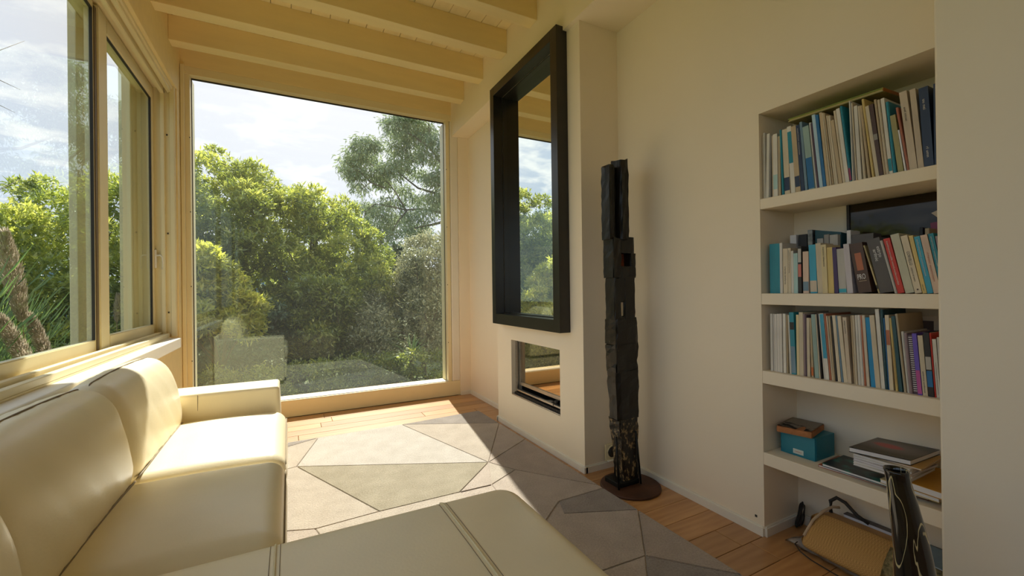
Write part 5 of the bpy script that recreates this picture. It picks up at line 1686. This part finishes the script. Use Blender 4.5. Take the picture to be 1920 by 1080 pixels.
# 8 trees on the side the mirror and the glass look at (left of and behind the house)
for nm, lab_, az0, d, top, seed in (('garden_tree', 'green garden tree far out to the left of the room', -52, 12, 9, 81), ):
    c = azel(az0, 0, d)
    t = thing(nm, lab_, 'tree', (c[0], c[1], ground_z(c[0], c[1])))
    lb = crown([(az0 - 20, top - 5), (az0 - 10, top), (az0, top - 1), (az0 + 10, top + 1), (az0 + 20, top - 4)], -6, d, 1.2, 3.6, .75, seed)
    foliage('foliage', lb, 1800, 8, .16, .03, LM['fresh'], t, seed, tint0=.42, tvar=.15, csize=.08)
    branches(t, (c[0], c[1], ground_z(c[0], c[1])), lb, 8, bark, seed, r0=.12)

# 9 yucca / palm clump bottom right
yc = thing('yucca', 'spiky green yucca low at the right corner of the far window', 'plant', (1.55, 6.1, ground_z(1.55, 6.1)))
rgn = random.Random(77)
c0 = Vector(azel(14.3, -8.4, 6.2))
yl = bmesh.new()
add_pts = []
me_y = []
for k in range(34):
    a = rgn.uniform(0, 2 * math.pi); e = rgn.uniform(0.05, 1.35); l = rgn.uniform(.28, .46)
    d = Vector((math.cos(a) * math.cos(e), math.sin(a) * math.cos(e), math.sin(e)))
    s = d.cross(Vector((0, 0, 1))).normalized() * 0.011
    bm = bmesh.new()
    p = [c0 + d * l * t + Vector((0, 0, -0.12 * l * t * t * 2)) for t in (0, .35, .7, 1)]
    vs_ = [(bm.verts.new(p[i] - s * w), bm.verts.new(p[i] + Vector((0, 0, .003)) * (w > 0)), bm.verts.new(p[i] + s * w)) for i, w in enumerate((1, 1.1, .7, .1))]
    for A, B in zip(vs_, vs_[1:]):
        bm.faces.new((A[0], A[1], B[1], B[0])); bm.faces.new((A[1], A[2], B[2], B[1]))
    o = bm_to('leaf', bm, None, yc, True)
    o.data.attributes.new('tint', 'FLOAT', 'POINT').data.foreach_set('value', [rgn.uniform(.35, .7)] * len(o.data.vertices))
    o.data.materials.append(LM['grass'])
yl.free()
tube('stem', [(1.53, 6.0, ground_z(1.53, 6.0)), tuple(c0)], .03, bark, yc)


def grass_clump(name, root, centre, n, h, rad, mt, seed, spread=.5, w=.004, arch=.35):
    rg_ = np.random.default_rng(seed)
    pos, nr, tp, ln_, wd, ti = [], [], [], [], [], []
    for k in range(n):
        a = rg_.uniform(0, 2 * math.pi); r = rad * math.sqrt(rg_.random())
        p = np.array([centre[0] + r * math.cos(a), centre[1] + r * math.sin(a), centre[2]])
        out = np.array([math.cos(a + rg_.normal(0, .6)), math.sin(a + rg_.normal(0, .6)), 0])
        H_ = h * rg_.uniform(.55, 1.1)
        t_ = rg_.uniform(.3, .75)
        sp = spread * rg_.uniform(.3, 1.2)
        segs = 5
        for s in range(segs):
            f0 = s / segs; f1 = (s + 1.12) / segs
            q0 = p + np.array([0, 0, 1]) * H_ * (f0 - arch * f0 ** 3) + out * sp * H_ * f0 ** 2
            q1 = p + np.array([0, 0, 1]) * H_ * (f1 - arch * f1 ** 3) + out * sp * H_ * f1 ** 2
            pos.append(q0); tp.append(q1 - q0); ln_.append(np.linalg.norm(q1 - q0)); wd.append(w * (1 - .6 * f0)); ti.append(t_)
            nr.append(np.array([out[0], out[1], .6]))
    return leaves_mesh(name, np.array(pos), np.array(nr), np.array(tp), np.array(ln_), np.array(wd), np.array(ti), mt, root)


# 10 ground cover
gc = grass_clump('lawn_grass', None, (1.0, 6.2, -0.42), 2600, .17, 2.3, LM['grass'], 90, w=.006)
tag(gc, 'short grass and weeds on the ground outside the far window', 'grass')

# 11 pampas grass outside the sliding window
for i, (x, y, n, h, lab_) in enumerate([(-1.95, 3.85, 380, 1.95, 'tall arching pampas grass close outside the left sliding window'),
                                        (-2.0, 4.6, 300, 1.7, 'tall green grass tuft outside the middle of the sliding window'),
                                        (-2.0, 5.5, 160, 1.3, 'thin grass tuft outside near the sliding window post')]):
    t = thing('pampas_grass', lab_, 'grass', (x, y, ground_z(x, y)), 'pampas grass outside')
    grass_clump('blades', t, (x, y, ground_z(x, y)), n, h, .16, LM['grass'], 100 + i, spread=.22, w=.0045, arch=.2)


M_stem = mat('dry_stem', (0.42, 0.30, 0.17), .8)


def plume(p0, p1, lab_, seed, w=.045, n=1500):
    """dry feathery seed head: stem from the ground, spindle of bristles"""
    p0, p1 = Vector(p0), Vector(p1)
    gx, gy = p0.x - (p1.x - p0.x) * .6, p0.y - (p1.y - p0.y) * .8
    g = Vector((gx, gy, ground_z(gx, gy)))
    t = thing('plume', lab_, 'plume', tuple(g), 'dry plumes outside the sliding window')
    ax = (p1 - p0)
    tube('stem', [g, g.lerp(p0, .5), p0, p1], .006, M_stem, t, n=5, r_end=.002)
    rg_ = np.random.default_rng(seed)
    ln = ax.length
    f = rg_.random(n)
    wd = w * np.sin(np.pi * np.clip(f * .9 + .08, 0, 1)) ** .8
    a = np.array(ax.normalized())
    dr = rg_.normal(size=(n, 3)); dr -= (dr @ a)[:, None] * a; dr /= np.linalg.norm(dr, axis=1, keepdims=True)
    pos = np.array(p0)[None] + a[None] * (f * ln)[:, None] + dr * (wd * rg_.random(n) ** .6)[:, None] * .8
    tip = a[None] * 1.0 + dr * .55
    leaves_mesh('seed_head', pos, dr, tip, np.full(n, .05), np.full(n, .0022), rg_.normal(.5, .2, n), LM['plume'], t)


plume((-1.6, 4.10, .92), (-1.6, 3.90, 1.50), 'tall dry pampas plume at the left edge of the sliding window', 201, .050, 2200)
plume((-1.55, 4.10, .55), (-1.55, 3.74, .96), 'leaning dry plume at the lower left corner of the sliding window', 202, .045)
plume((-1.6, 4.46, .58), (-1.6, 4.20, .95), 'dry plume leaning just above the sliding window sill', 203, .038)
plume((-1.7, 6.25, .78), (-1.7, 6.30, 1.08), 'small pale plume seen through the right sash', 204, .030, 900)

# bare twigs reaching in at the upper left
tw = thing('bare_twigs', 'bare thin twigs reaching in at the top left of the sliding window', 'branch', (-2.5, 4.2, ground_z(-2.5, 4.2)))
bm = bmesh.new()
for pts in ([(-2.5, 4.2, 2.5), (-2.5, 5.2, 3.05), (-2.5, 5.95, 3.45), (-2.5, 6.5, 3.85)], [(-2.5, 5.2, 3.05), (-2.5, 5.9, 3.2), (-2.5, 6.4, 3.28)], [(-2.5, 4.9, 2.9), (-2.5, 5.8, 2.95), (-2.5, 6.3, 3.0)],
            [(-2.5, 4.2, 2.5), (-2.5, 5.0, 3.2), (-2.5, 5.8, 3.8), (-2.5, 6.3, 4.3)], [(-2.5, 4.2, 1.2), (-2.5, 5.2, 1.75), (-2.5, 5.98, 2.12), (-2.5, 6.38, 2.32)], [(-2.5, 5.2, 1.75), (-2.5, 5.9, 1.92), (-2.5, 6.25, 2.0)]):
    tube_bm(bm, pts, .008, 5, r_end=.0015)
tube_bm(bm, [(-2.5, 4.2, -.4), (-2.5, 4.22, 1.2), (-2.5, 4.2, 2.5), (-2.5, 4.1, 3.4)], .03, 6, r_end=.01)
stuff(bm_to('twig', bm, bark, tw, True))
